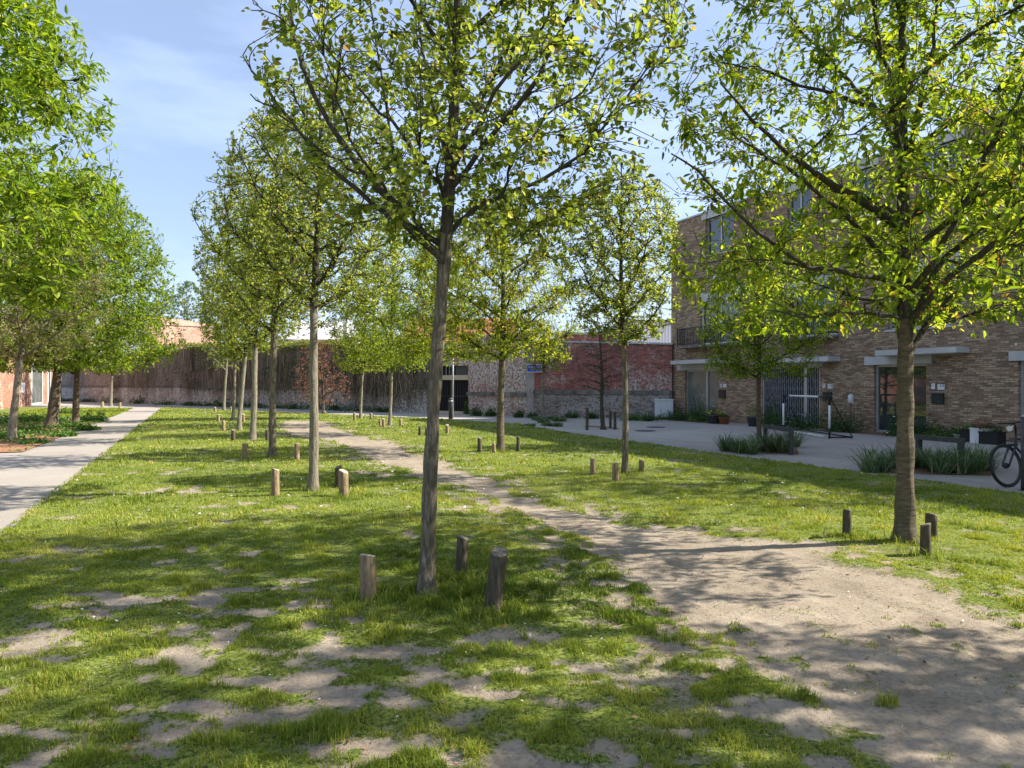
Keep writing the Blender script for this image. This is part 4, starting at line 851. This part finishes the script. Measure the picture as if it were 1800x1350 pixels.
q = MB(); zz = hgt(W3, 687); q.box(0, .07, -.012, 0, zz - .12, zz + .1); q.box(.14, .21, -.012, 0, zz - .12, zz + .1); q.build('paint', M['green_paint'], gm)
px_, py_ = gp(796, 735); pr = empty('sign_post', (px_, py_, 0), 0, 'thin galvanised pole with small traffic signs in front of the gateway', 'sign post')
q = MB(); q.tube([(0, 0, 0), (0, 0, 4.0)], .045, 10); q.build('pole', M['galv'], pr)
q = MB(); q.box(-.38, -.06, -.03, -.01, 3.05, 3.6); sgn = q.build('sign_panel', M['cab'], pr)
q = MB(); q.tube([(-.22, -.035, 3.33), (-.22, -.04, 3.33)], .12, 16); q.build('sign_disc', M['green_paint'], sgn)
q = MB(); q.box(.06, .34, -.03, -.01, 3.0, 3.55); sgn = q.build('sign_panel', M['dark'], pr)
q = MB(); q.box(.08, .32, -.035, -.031, 3.22, 3.28); q.box(.30, .33, -.035, -.031, 3.02, 3.5); q.build('sign_edge', M['white'], sgn)
bx_, by_ = gp(794, 736.5); br = empty('bollard', (bx_ - .05, by_, 0), 0, 'squat grey steel bollard at the foot of the sign pole', 'bollard')
q = MB(); q.tube([(0, 0, 0), (0, 0, .95), (0, 0, .99), (0, 0, 1.0)], [.10, .10, .085, .05], 12); q.build('body', M['rack'], br); q = MB(); q.tube([(0, 0, .82), (0, 0, .87)], .104, 12); q.build('band', M['alu'], br)

# electricity cabinet
cx_, cy_ = (1167 - 900) / F * 31.95, 31.95; r = empty('electricity_cabinet', (cx_, cy_, 0), -.3, 'white ribbed utility cabinet against the wall by the terrace corner', 'cabinet')
q = MB(); q.box(-.42, .42, 0, .35, .08, .9); 
for i in range(12): x = -.40 + i * .07; q.box(x, x + .03, -.012, -.001, .12, .86)
q.build('body', M['cab'], r); q = MB(); q.box(-.45, .45, -.04, .38, .9, .94); q.build('lid', M['white'], r); q = MB(); q.box(-.4, .4, .02, .33, 0, .08); q.build('base', M['conc_dark'], r); q = MB(); q.box(-.14, -.12, -.03, -.013, .3, .48); q.build('handle', M['black'], r)

# ------------------------------------------------------------------ house at far left
Lp = Vector((*gp(108, 706.5), 0)); LB = empty('brick_house', Lp, DIRA + math.pi, 'sunlit red brick house with tall window at the left edge, behind the planting bed', 'building')
# local x runs towards the camera, outward is +y (towards the path)
def UL(px): k = (px - 900) / F; return (k * Lp.y - Lp.x) / (.4258 + .9048 * k)
q = MB(); q.box(0, 40, -8, 0, 0, 6.2); q.build('wall', M['left_brick'], LB)
def lh(px, py): return EYE + (HZ - py) / F * (Lp.y - .9048 * UL(px))
for a, b, nm in ((54, 74, 0), (83, 88, 1), (-60, -10, 2)):
    z1 = lh(a, 640); q = MB(); ua, ub = sorted((UL(a), UL(b))); q.box(ua, ub, .003, .06, .05, z1); w = q.build('window_frame', M['white'], LB); q = MB(); q.box(ua + .25, ub - .2, .062, .07, .2, z1 - .15); q.build('pane', M['door_glass'], w)
q = MB(); q.box(UL(39) - .4, UL(39) + .5, .003, .1, lh(39, 690), lh(39, 673)); q.build('meter_box', M['cab'], LB)
q = MB(); q.box(-.05, 40, -8.1, .1, 6.2, 6.35); q.build('roof_edge', M['conc'], LB)

# ------------------------------------------------------------------ vines on the wall
def pts_on(p, q, n, r): t = r.random(n); return np.stack([p[0] + (q[0] - p[0]) * t, p[1] + (q[1] - p[1]) * t], 1), t
def ribbon_mesh(name, top, length, wid, lv, rng, nrm, sway=.25):
    n = len(top); S_ = np.array([-nrm[1], nrm[0], 0.0]); V = []; K = 4
    pts = [top]
    for k in range(1, K): pts.append(top + np.array([0, 0, -1.0]) * (length * k / (K - 1))[:, None] + S_ * (rng.normal(0, sway * .25, n) * k)[:, None] + np.array([*nrm, 0]) * rng.uniform(-.03, .05, n)[:, None])
    arr = []
    for k, p in enumerate(pts): w = wid * (1 - .5 * k / (K - 1)); arr += [p - S_ * w[:, None] / 2, p + S_ * w[:, None] / 2]
    V = np.stack(arr, 1).reshape(-1, 3); b = np.arange(n)[:, None] * (2 * K); fs = []
    for k in range(K - 1): fs.append(np.concatenate([b + 2 * k, b + 2 * k + 1, b + 2 * k + 3, b + 2 * k + 2], 1))
    Fq = np.stack(fs, 1).reshape(-1, 4); return np_mesh(name, V, Fq.ravel(), np.arange(len(Fq)) * 4, np.full(len(Fq), 4), attrs={'lv': ('POINT', np.repeat(lv, 2 * K))})
def leafcloud(name, P, size, lw, m, rng, lv, droop=.3, parent=None, near=False):
    D_ = rng.normal(0, 1, P.shape); V, lo, st, tt, l_ = orient_leaves(P, D_, size, lw, rng, droop, lv, near=near); return link(name, np_mesh(name, V, lo, st, tt, attrs={'lv': ('POINT', l_)}), M[m], parent)
rv = np.random.default_rng(77)
for (pa, pb, ha, hb, n, leafy, lab) in ((gp(200, 707.7), W1, hgt(W1, 625), hgt(W1, 610), 1600, .15, 'thin edge of the bare hanging vine on the far left wall'),
                                   (W1, W2, hgt(W1, 610), hgt(W2, 604), 9000, 1, 'curtain of brown bare hanging vines with green leafy top covering the long wall'),
                                   (W2, G0, hgt(W2, 604), hgt(G0, 600), 900, .6, 'ragged end of the hanging vines just left of the gateway')):
    d = np.array([pb[0] - pa[0], pb[1] - pa[1]]); L_ = np.linalg.norm(d); nr = np.array([d[1], -d[0]]) / L_
    r = empty('climbing_vine', (0, 0, 0), 0, lab, 'vine')
    n = int(n * .62); P2, t = pts_on(pa, pb, n, rv); den = fbm(t * L_ * .35 + 3, t * 0, 5, 3); k = rv.random(n) < (.35 + 1.2 * sstep(.3, .6, den)); P2, t = P2[k], t[k]; n = len(t)
    H_ = ha + (hb - ha) * t; z = H_ - rv.random(n) ** 1.5 * H_ * .6; ln = np.minimum(z, rv.uniform(.4, 2.4, n)); off = rv.uniform(.05, .4, n)
    top = np.stack([P2[:, 0] + nr[0] * off, P2[:, 1] + nr[1] * off, z], 1); wd = rv.uniform(.015, .05, n)
    link('stems', ribbon_mesh('stems', top, ln, wd, np.clip(rv.normal(.45, .25, n), 0, 1), rv, nr), M['vine'], r)
    n = int(L_ * 420 * (.4 + .6 * leafy)); P2, t = pts_on(pa, pb, n, rv); H_ = ha + (hb - ha) * t; z = H_ + .25 - rv.random(n) ** 1.6 * .6; bump_ = .15 * np.sin(t * L_ * 2.2) + .1 * np.sin(t * L_ * 5); off = rv.uniform(-.35, .45, n)
    leafcloud('leafy_top', np.stack([P2[:, 0] + nr[0] * off, P2[:, 1] + nr[1] * off, z + bump_ * .4], 1), rv.uniform(.08, .16, n), .8, 'olive_leaf', rv, np.clip(rv.normal(.6, .2, n), 0, 1), parent=r)
    n = int(L_ * 230 * leafy); P2, t = pts_on(pa, pb, n, rv); H_ = ha + (hb - ha) * t; z = H_ * (1 - rv.random(n) ** 1.3 * .75); k = (fbm(t * L_ * .25, z * .5, 9, 3) > .52 - .12 * (t > .5)); off = rv.uniform(.1, .5, n)
    leafcloud('hanging_leaves', np.stack([P2[:, 0] + nr[0] * off, P2[:, 1] + nr[1] * off, z], 1)[k], rv.uniform(.07, .15, n)[k], .8, 'shrub_leaf', rv, np.clip(rv.normal(.6, .25, n), 0, 1)[k], parent=r)

# ------------------------------------------------------------------ shrubs and beds
def shrub(label, pts, r, h, m='shrub_leaf', n=900, leaf=.07, seed=0, name='shrub', lw=.6, cat='shrub', lvm=.5, parent_only=False, fl=None, nfl=0):
    """a leafy mound with woody stems at (x,y)"""
    rr = np.random.default_rng(seed); x, y = pts; root = empty(name, (x, y, 0), 0, label, cat); q = MB()
    tips = []
    for i in range(9):
        a = rr.uniform(0, 6.28); e = rr.uniform(.3, .95); tp = Vector((math.cos(a) * r * e, math.sin(a) * r * e, h * rr.uniform(.6, 1) * math.sqrt(max(.1, 1 - e * e * .8)))); tips.append(tp); q.tube([(0, 0, 0), tp * .5 + Vector((0, 0, .05 * h)), tp], [.012, .008, .004], 4)
    q.build('stems', M['branch'], root)
    ph_ = rr.uniform(0, 2 * np.pi, n); cz = rr.uniform(0, 1, n); ra = (rr.random(n) ** .45); sh = (1 + .28 * np.sin(ph_ * 3 + seed) + .2 * np.sin(ph_ * 7 + cz * 5)); P = np.stack([np.cos(ph_) * np.sqrt(1 - cz ** 2 * .9) * r * ra * sh, np.sin(ph_) * np.sqrt(1 - cz ** 2 * .9) * r * ra * sh, .03 + cz * h * ra * (.8 + .35 * np.sin(ph_ * 4 + seed))], 1)
    leafcloud('foliage', P, rr.uniform(.6, 1.3, n) * leaf, lw, m, rr, np.clip(rr.normal(lvm, .25, n), 0, 1), parent=root)
    if fl:
        k = rr.choice(n, nfl); PF = P[k] * np.array([1.02, 1.02, 1.08]); q = MB()
        for p in PF: s_ = rr.uniform(.02, .045); q.tube([tuple(p + np.array([0, 0, 0])), tuple(p + np.array([0, 0, .02]))], [s_, s_ * .6], 6)
        q.build('flowers', M[fl], root)
    return root
# low shrubs along the foot of the walls
ORD = 'first second third fourth fifth sixth seventh eighth ninth tenth eleventh twelfth thirteenth fourteenth fifteenth sixteenth'.split()
k = 0
for (pa, pb, n) in ((W0, W1, 5), (W1, W2, 11)):
    for i in range(n):
        t = (i + .5) / n; x = pa[0] + (pb[0] - pa[0]) * t; y = pa[1] + (pb[1] - pa[1]) * t - .9; k += 1
        o = shrub(ORD[k - 1] + ' dark shrub from the left along the foot of the vine wall', (x, y), .9 + .3 * math.sin(k * 3), .55 + .2 * math.sin(k * 5), n=380, leaf=.12, seed=k); o['group'] = 'dark shrubs along the foot of the vine wall'
for px, py, rpx, hpx, lab in ((838, 731, 14, 17, 'rounded dark shrub immediately right of the gateway'), (863, 732, 13, 16, 'dark shrub left of the bright cherry trunk, by the wall'), (912, 734, 11, 14, 'small dark shrub left of the concrete pier'),
                              (936, 734.5, 11, 9, 'low shrub at the foot of the concrete pier'), (1005, 735, 15, 11, 'low shrub by the red wall left of the leafless tree'), (1040, 736, 12, 12, 'low shrub by the red wall behind the leafless tree'),
                              (1110, 739, 17, 10, 'low leafy plants by the wall left of the cabinet'), (1140, 740, 18, 13, 'low leafy plants directly in front of the white cabinet'), (820, 728, 5, 24, 'slim bright green plant beside the gate')):
    s = sc_(py); shrub(lab, gp(px, py), rpx / s, hpx / s, n=700, leaf=.08, seed=int(px), m='bed_leaf' if px in (820, 1110) else 'shrub_leaf', lvm=.5)
# plants along the terrace front
def front(px, off): u = U(px); p = A + Vector((.4258, -.9048, 0)) * u + Vector((-.9048, -.4258, 0)) * off; return (p.x, p.y)
for px, off, r_, h_, lab, m_, fl, nf in ((1200, .6, .7, .5, 'leafy groundcover at the corner of the brick terrace', 'shrub_leaf', None, 0), (1222, .75, .65, .65, 'bushy plants in front of the first glazed door', 'shrub_leaf', 'whitefl', 6),
                                 (1243, .6, .5, 1.25, 'tall leafy bush beside the first glazed door', 'shrub_leaf', None, 0), (1262, .7, .7, .75, 'leafy border plants under the brown mailbox', 'bed_leaf', 'whitefl', 9),
                                 (1372, .5, .4, 1.2, 'tall green bush in front of the folding gate', 'shrub_leaf', None, 0), (1392, .9, .7, .6, 'low planting behind the small goal frame', 'shrub_leaf', None, 0), (1412, .9, .6, .75, 'plant with lilac flowers behind the small goal frame', 'shrub_leaf', 'lilac', 40),
                                 (1440, .9, .6, .6, 'green plants at the right post of the small goal frame', 'shrub_leaf', None, 0), (1487, .7, .85, 1.35, 'large dark green bush against the brick wall left of the second door', 'shrub_leaf', 'whitefl', 3), (1513, .8, .6, .8, 'spreading dark bush next to the second glazed door', 'shrub_leaf', None, 0),
                                 (1607, .7, .5, .6, 'plants with white flowers behind the large cherry trunk', 'shrub_leaf', 'whitefl', 12), (1640, .5, .6, .7, 'bushy green plant below the dark green mailbox', 'shrub_leaf', None, 0), (1680, .5, .7, .4, 'low green plants at the foot of the terrace wall near the boxes', 'bed_leaf', None, 0),
                                 (1715, .5, .6, .4, 'low mixed plants left of the white planter box', 'shrub_leaf', None, 0)):
    shrub(lab, front(px, off), r_, h_, m=m_, n=1100, leaf=.065, seed=int(px) + 5, fl=fl, nfl=nf)
strip('front_bed', [front(1186, .02), front(1285, .02), front(1285, 1.3), front(1186, 1.3)], .01, M['mulch'])
strip('front_bed', [front(1465, .02), front(1760, .02), front(1760, 1.0), front(1465, 1.0)], .01, M['mulch'])
# left bed
for px, py, rpx, hpx, lab, m_ in ((165, 742, 24, 20, 'rounded green bush at the edge of the footpath', 'bed_leaf'), (60, 742, 30, 16, 'leafy green bush in front of the left brick house', 'bed_leaf'), (15, 745, 30, 18, 'leafy bush at the left edge behind the grey trunk', 'bed_leaf'),
                                  (45, 762, 30, 12, 'low green plants between the two left trunks', 'bed_leaf'), (8, 772, 28, 14, 'low leafy plants at the very left edge of the bed', 'bed_leaf'), (118, 752, 22, 12, 'yellowish green plants beside the dark cherry trunk', 'bed_leaf'),
                                  (150, 757, 20, 9, 'low trailing plants by the footpath', 'bed_leaf'), (112, 768, 18, 8, 'small reddish and green plants at the front of the bed', 'bed_leaf'), (120, 728, 22, 12, 'green bush behind the cherry trunks', 'bed_leaf'),
                                  (55, 781, 20, 5, 'tiny ground plants on the reddish mulch', 'bed_leaf')):
    s = sc_(py); shrub(lab, gp(px, py), rpx / s, hpx / s, m=m_, n=1100, leaf=.09, seed=int(px) + 900, lvm=.6)
rb = np.random.default_rng(5); n = 16000; yy = rb.uniform(12, 33, n); w = rb.uniform(.05, 9, n); xx = XL(yy) - 1.8 - w; kk = (yy > 16.9 - .426 * 1.76 - .42 * w + .0) & (fbm(xx * .8, yy * .8, 60) > .43 + .16 * sstep(21, 18, yy + .42 * w)); P = np.stack([xx, yy, rb.uniform(.03, .16, n)], 1)[kk]
lvv = np.clip(rb.normal(.6, .25, len(P)), 0, 1); o = leafcloud('ground_cover', P, rb.uniform(.05, .13, len(P)), .6, 'bed_leaf', rb, lvv); tag(o, 'green ground cover on reddish mulch beside the footpath', 'ground cover', kind='stuff')
n = 6000; yy = rb.uniform(34, 47, n); xx = XL(yy) - 1.9 - rb.uniform(0, 6, n); P = np.stack([xx, yy, np.full(n, .02)], 1)
tag(link('grass', blades('grass', P, rb.uniform(.05, .09, n), np.full(n, .06), rb.uniform(.1, .6, n), np.clip(rb.normal(.45, .2, n), 0, .9), None, rb, seg=1), M['blade']), kind='stuff', label='green grass on the far patch left of the footpath', cat='grass')

# ornamental grass clumps in the two planters
def sedge(name, label, pts, n, h, seed, w=.014, rad=.28):
    r = np.random.default_rng(seed); root = None; Ps = []; hs = []; ya = []; le = []
    for (x, y, s) in pts:
        m = int(n * s); a = r.uniform(0, 6.28, m); q = r.random(m) ** .7 * rad * s * .6; Ps.append(np.stack([x + np.cos(a) * q, y + np.sin(a) * q, np.full(m, .01)], 1)); hs.append(r.uniform(.3, 1.0, m) * h * s); ya.append(a - np.pi / 2 + r.normal(0, .3, m)); le.append(r.uniform(.25, 1.9, m))
    P = np.concatenate(Ps); hh = np.concatenate(hs); m = len(P)
    me = blades(name, P, hh, r.uniform(.7, 1.3, m) * w, np.concatenate(le), np.clip(r.normal(.5, .27, m), 0, 1), None, r, seg=2, yaw=np.concatenate(ya))
    c = P.mean(0); o = link(name, me, M['sedge']); return tag(o, label, 'plant', kind='stuff')
def clumps(x0, x1, yb, n, seed):
    r = random.Random(seed); L_ = []
    for i in range(n):
        px = x0 + (x1 - x0) * (i + r.random()) / n; x, y = gp(px, yb + r.uniform(-5, 9)); L_.append((x, y, r.uniform(.7, 1.15)))
    return L_
sedge('ornamental_grass', 'long-leaved dark green grass clumps around the small tree on the square', clumps(1272, 1404, 790, 9, 3), 120, .66, 3, .02)
sedge('ornamental_grass', 'dense arching grass clumps in the bed right of the large cherry trunk', clumps(1616, 1738, 826, 10, 4), 140, .64, 4, .018)
sedge('ornamental_grass', 'sparser arching grass clumps in the bed left of the large cherry trunk', clumps(1518, 1602, 824, 6, 6), 110, .58, 6, .018)
sedge('ornamental_grass', 'green grass patch round the young tree beside the wall', clumps(930, 990, 742, 8, 8), 200, .28, 8, .03, .5)
for x0, x1, y0, y1 in ((1262, 1410, 783, 803), (1506, 1750, 817, 840), (1020, 1095, 752, 758)):
    strip('planter_soil', [gp(x0 + 4, y1 - 8), gp(x1 - 6, y1 - 4), gp(x1 - 10, y0), gp(x0 + 12, y0 - 4)], .012, M['mulch'])
P = []; rt = np.random.default_rng(8)
for (bx, by) in ((548, 868), (748, 1058), (1592, 962), (603, 880), (647, 1064), (865, 1088), (809, 1028), (1627, 987), (1489, 953), (1100, 840), (880, 798), (478, 810)):
    x, y = gp(bx, by); m = 170; a = rt.uniform(0, 6.28, m); q = rt.uniform(.05, .26, m); P.append(np.stack([x + np.cos(a) * q, y + np.sin(a) * q, np.full(m, .02)], 1))
P = np.concatenate(P); n = len(P)
tag(link('long_grass', blades('long_grass', P, rt.uniform(.06, .17, n), rt.uniform(.004, .009, n), rt.uniform(.2, 1.1, n), np.clip(rt.normal(.4, .22, n), 0, .95), None, rt), M['blade']), kind='stuff', label='longer unmown grass round the feet of trunks and posts', cat='grass')

# ------------------------------------------------------------------ street objects
def rackbar(label, pa, pb, h):
    a = Vector((*gp(*pa), 0)); b = Vector((*gp(*pb), 0)); d = b - a; r = empty('tree_guard_rail', a, math.atan2(d.y, d.x), label, 'rail', 'steel rails beside the planting beds'); L_ = d.length
    for x in (0, L_ - .09): q = MB(); q.box(x, x + .09, -.04, .04, 0, h - .09); q.build('leg', M['rack'], r)
    q = MB(); q.box(-.01, L_ + .01, -.05, .05, h - .09, h); q.build('top_rail', M['rack'], r)
rackbar('low steel rail at the small tree on the square', (1344, 790), (1392, 800), .62)
rackbar('low steel rail behind the grass bed by the large cherry trunk', (1612, 819), (1693, 830), .62)
# manholes
for px, py, lab in ((1153, 751, 'round dark manhole cover, the farther of two on the square'), (1134, 757.5, 'round dark manhole cover, the nearer of two on the square')):
    x, y = gp(px, py); q = MB(); q.tube([(0, 0, .002), (0, 0, .012)], .36, 28, smooth=False); q.tube([(0, 0, .012), (0, 0, .016)], .28, 28, smooth=False); o = q.build('manhole_cover', M['manhole']); o.location = (x, y, 0); tag(o, lab, 'manhole cover', 'manhole covers on the square')
# small goal frame
ga, gb = Vector((*gp(1377, 758), 0)), Vector((*gp(1458, 771), 0)); d = gb - ga; r = empty('goal_frame', ga, math.atan2(d.y, d.x), 'small black and white football goal frame in front of the folding gate', 'goal'); L_ = d.length; hg = (771 - 698) / sc_(771)
def stripe(name, p, q_, segs, rad=.032):
    p = Vector(p); q_ = Vector(q_); b = MB(); n = len(segs)
    for i, (f0, f1_, m_) in enumerate(segs): b.tube([p.lerp(q_, f0), p.lerp(q_, f1_)], rad, 10, m=m_)
    return b.build(name, [M['white'], M['black']], r)
stripe('post', (0, 0, 0), (0, 0, hg), [(0, .18, 1), (.18, .78, 0), (.78, 1, 1)]); stripe('post', (L_, 0, 0), (L_, 0, hg), [(0, .25, 1), (.25, .8, 0), (.8, 1, 1)])
stripe('crossbar', (0, 0, hg), (L_, 0, hg), [(-.02, .15, 1), (.15, .8, 0), (.8, 1.02, 1)])
stripe('ground_bar', (0, .03, .04), (L_ * .9, -.02, .04), [(0, 1, 0)], .025); stripe('side_bar', (0, 0, .04), (0, .7, .04), [(0, 1, 1)], .022); stripe('side_bar', (L_, 0, .04), (L_, .7, .04), [(0, 1, 1)], .022)
stripe('back_stay', (0, 0, hg), (0, .7, .04), [(0, 1, 1)], .015); stripe('back_stay', (L_, 0, hg), (L_, .7, .04), [(0, 1, 1)], .015); stripe('back_bar', (0, .7, .04), (L_, .7, .04), [(0, 1, 1)], .022)
# pots
def pot(label, p, r_, h_, m, leaf=None, fl=None, nfl=0, ph=.3, seed=1, square=False):
    x, y = p; root = empty('plant_pot', (x, y, 0), ANG if square else 0, label, 'plant pot'); q = MB()
    if square: q.box(-r_, r_, -r_ * .8, r_ * .8, 0, h_); q.box(-r_ - .015, r_ + .015, -r_ * .8 - .015, r_ * .8 + .015, h_ - .04, h_ - .0)
    else: q.tube([(0, 0, 0), (0, 0, h_ * .9), (0, 0, h_ * .9), (0, 0, h_), (0, 0, h_ - .02)], [r_ * .75, r_, r_ * 1.07, r_ * 1.07, r_ * .9], 18)
    q.build('container', M[m], root)
    rr = np.random.default_rng(seed)
    if leaf:
        n = 320; ph_ = rr.uniform(0, 6.28, n); ra = rr.random(n) ** .5; P = np.stack([np.cos(ph_) * ra * r_ * 1.15, np.sin(ph_) * ra * r_ * 1.15, h_ + ph * rr.random(n) * (1.1 - ra * .7)], 1); leafcloud('plant', P, rr.uniform(.03, .07, n), .6, leaf, rr, rr.random(n), parent=root)
        if fl:
            q = MB()
            for i in range(nfl): p_ = P[rr.integers(n)]; q.tube([tuple(p_), (p_[0], p_[1], p_[2] + .03)], [.04, .025], 6)
            q.build('flowers', M[fl], root)
pot('grey round pot with yellow flowers by the brick wall', front(1292, 1.15), .30, .36, 'greypot', 'shrub_leaf', 'yellow', 30, .28, 2)
pot('terracotta pot right of the grey flower pot', front(1307, 1.05), .22, .28, 'terracotta', 'shrub_leaf', None, 0, .15, 3)
pot('dark pot with green plant in front of the folding gate', front(1362, 1.1), .26, .38, 'greypot', 'bed_leaf', None, 0, .7, 4)
pot('dark square planter with grassy plant near the right edge', front(1746, .9), .26, .34, 'black', 'bed_leaf', None, 0, .25, 5, True)
pot('white square planter with reddish plant near the right edge', front(1770, 1.1), .24, .42, 'white', 'copper_leaf', None, 0, .25, 6, True)
pot('pale flat trough on the ground left of the dark square planter', front(1727, .8), .22, .2, 'conc', 'shrub_leaf', None, 0, .1, 7, True)
pot('black pot between the white planter and the bicycle', front(1790, 1.2), .24, .34, 'black', 'shrub_leaf', None, 0, .25, 8, True)
# white lantern hung in the bush
p = front(1515, .55); q = MB(); q.tube([(0, 0, 0), (0, 0, .02), (0, 0, .24), (0, 0, .3)], [.07, .09, .09, .03], 10); o = q.build('lantern', M['cab']); o.location = (*p, 1.0); tag(o, 'small white lantern hanging in the dark bush by the second door', 'lantern')
q = MB(); q.tube([(0, 0, 0), (0, 0, 1.02)], .012, 6); o2 = q.build('lantern_stake', M['dark'], o); o2.location = (0, 0, -1.0)

# dark steel post at the right edge
x, y = gp(1803, 863); r = empty('steel_post', (x, y, 0), 0, 'dark steel post standing in front of the bicycle at the right edge', 'post')
q = MB(); q.tube([(0, 0, 0), (0, 0, 1.12)], .062, 16); q.build('tube', M['rack'], r); q = MB(); q.tube([(0, 0, 1.12), (0, 0, 1.13), (0, 0, 1.15)], [.066, .066, .03], 16); q.build('cap', M['galv'], r); q = MB(); q.tube([(0, 0, 0), (0, 0, .012)], .1, 16); q.build('base_plate', M['rack'], r)
# bicycle
def ring(q, c, R_, rad, n=36, sides=8, m=0): q.tube([(c[0] + R_ * math.cos(2 * math.pi * i / n), 0, c[2] + R_ * math.sin(2 * math.pi * i / n)) for i in range(n + 1)], rad, sides, m=m, caps=False)
fx, fy = gp(1774, 857); bk = empty('bicycle', (fx, fy, 0), math.radians(-27), 'black bicycle parked at the right edge, front wheel and white front lamp in view', 'bicycle')
bk.rotation_euler = (math.radians(-9), 0, math.radians(18)); WR = .34
def wheel(cx_, nm='wheel'):
    q = MB(); ring(q, (0, 0, 0), WR - .018, .02); w = q.build(nm, M['black'], bk); w.location = (cx_, 0, WR)
    q = MB(); ring(q, (0, 0, 0), WR - .045, .011); q.build('rim', M['rack'], w); q = MB()
    for i in range(28):
        a = 2 * math.pi * i / 28; s_ = .025 * (1 if i % 2 else -1); q.tube([(.02 * math.cos(a + 1), s_, .02 * math.sin(a + 1)), ((WR - .045) * math.cos(a), 0, (WR - .045) * math.sin(a))], .0016, 3)
    q.build('spokes', M['galv'], w); q = MB(); q.tube([(0, -.05, 0), (0, .05, 0)], .022, 10); q.tube([(0, -.02, 0), (0, .02, 0)], .045, 12); q.build('hub', M['black'], w)
wheel(0); wheel(1.06)
q = MB(); hd0 = (.27, 0, .60); hd1 = (.33, 0, .84) ; bb = (.62, 0, .29)
for a_, b_, rr_ in ((hd0, hd1, .02), ((.3, 0, .75), (.83 - .1, 0, .74), .015), ((.275, 0, .63), bb, .018), (bb, (.74, 0, .86), .016), (bb, (1.06, .06, .34), .01), (bb, (1.06, -.06, .34), .01), ((.74, 0, .74), (1.06, .06, .34), .009), ((.74, 0, .74), (1.06, -.06, .34), .009)): q.tube([a_, b_], rr_, 8)
q.build('frame', M['dark'], bk)
q = MB()
for s_ in (-.055, .055): q.tube([(0, s_, .34), (.05, s_, .42), (.22, s_, .66)], [.012, .016, .02], 8)
q.tube([(.22, -.07, .66), (.22, .07, .66)], .024, 8); q.build('fork', M['dark'], bk)
q = MB(); q.tube([(.33, 0, .84), (.345, 0, .97), (.28, 0, 1.0)], .014, 8); q.tube([(.40, -.31, 1.03), (.32, -.2, 1.02), (.27, 0, 1.0), (.32, .2, 1.02), (.40, .31, 1.03)], .013, 8); q.build('handlebar', M['black'], bk)
q = MB(); q.tube([(.235, 0, .92), (.20, 0, .92)], [.035, .045], 14); q.tube([(.235, 0, .92), (.30, 0, .97)], .01, 6); q.build('front_lamp', M['white'], bk)
q = MB(); q.tube([(.60, 0, .955), (.68, 0, .96), (.80, 0, .97), (.86, 0, .975)], [.02, .035, .075, .06], 10); q.build('saddle', M['black'], bk)
q = MB(); q.tube([(.62, -.05, .29), (.62, .05, .29)], .02, 8); q.tube([(.62, .055, .29), (.56, .06, .14)], .01, 6); q.tube([(.62, -.055, .29), (.68, -.06, .44)], .01, 6); q.box(.53, .60, .06, .15, .12, .14); q.box(.65, .72, -.15, -.06, .43, .45); q.build('pedals', M['dark'], bk)
q = MB(); q.tube([(.62, .045, .29), (.62, .05, .29)], .09, 20); q.tube([(1.06, .045, .34), (1.06, .05, .34)], .04, 14); q.tube([(.62, .048, .38), (1.06, .048, .38)], .005, 4); q.tube([(.62, .048, .2), (1.06, .048, .30)], .005, 4); q.build('chain', M['galv'], bk)
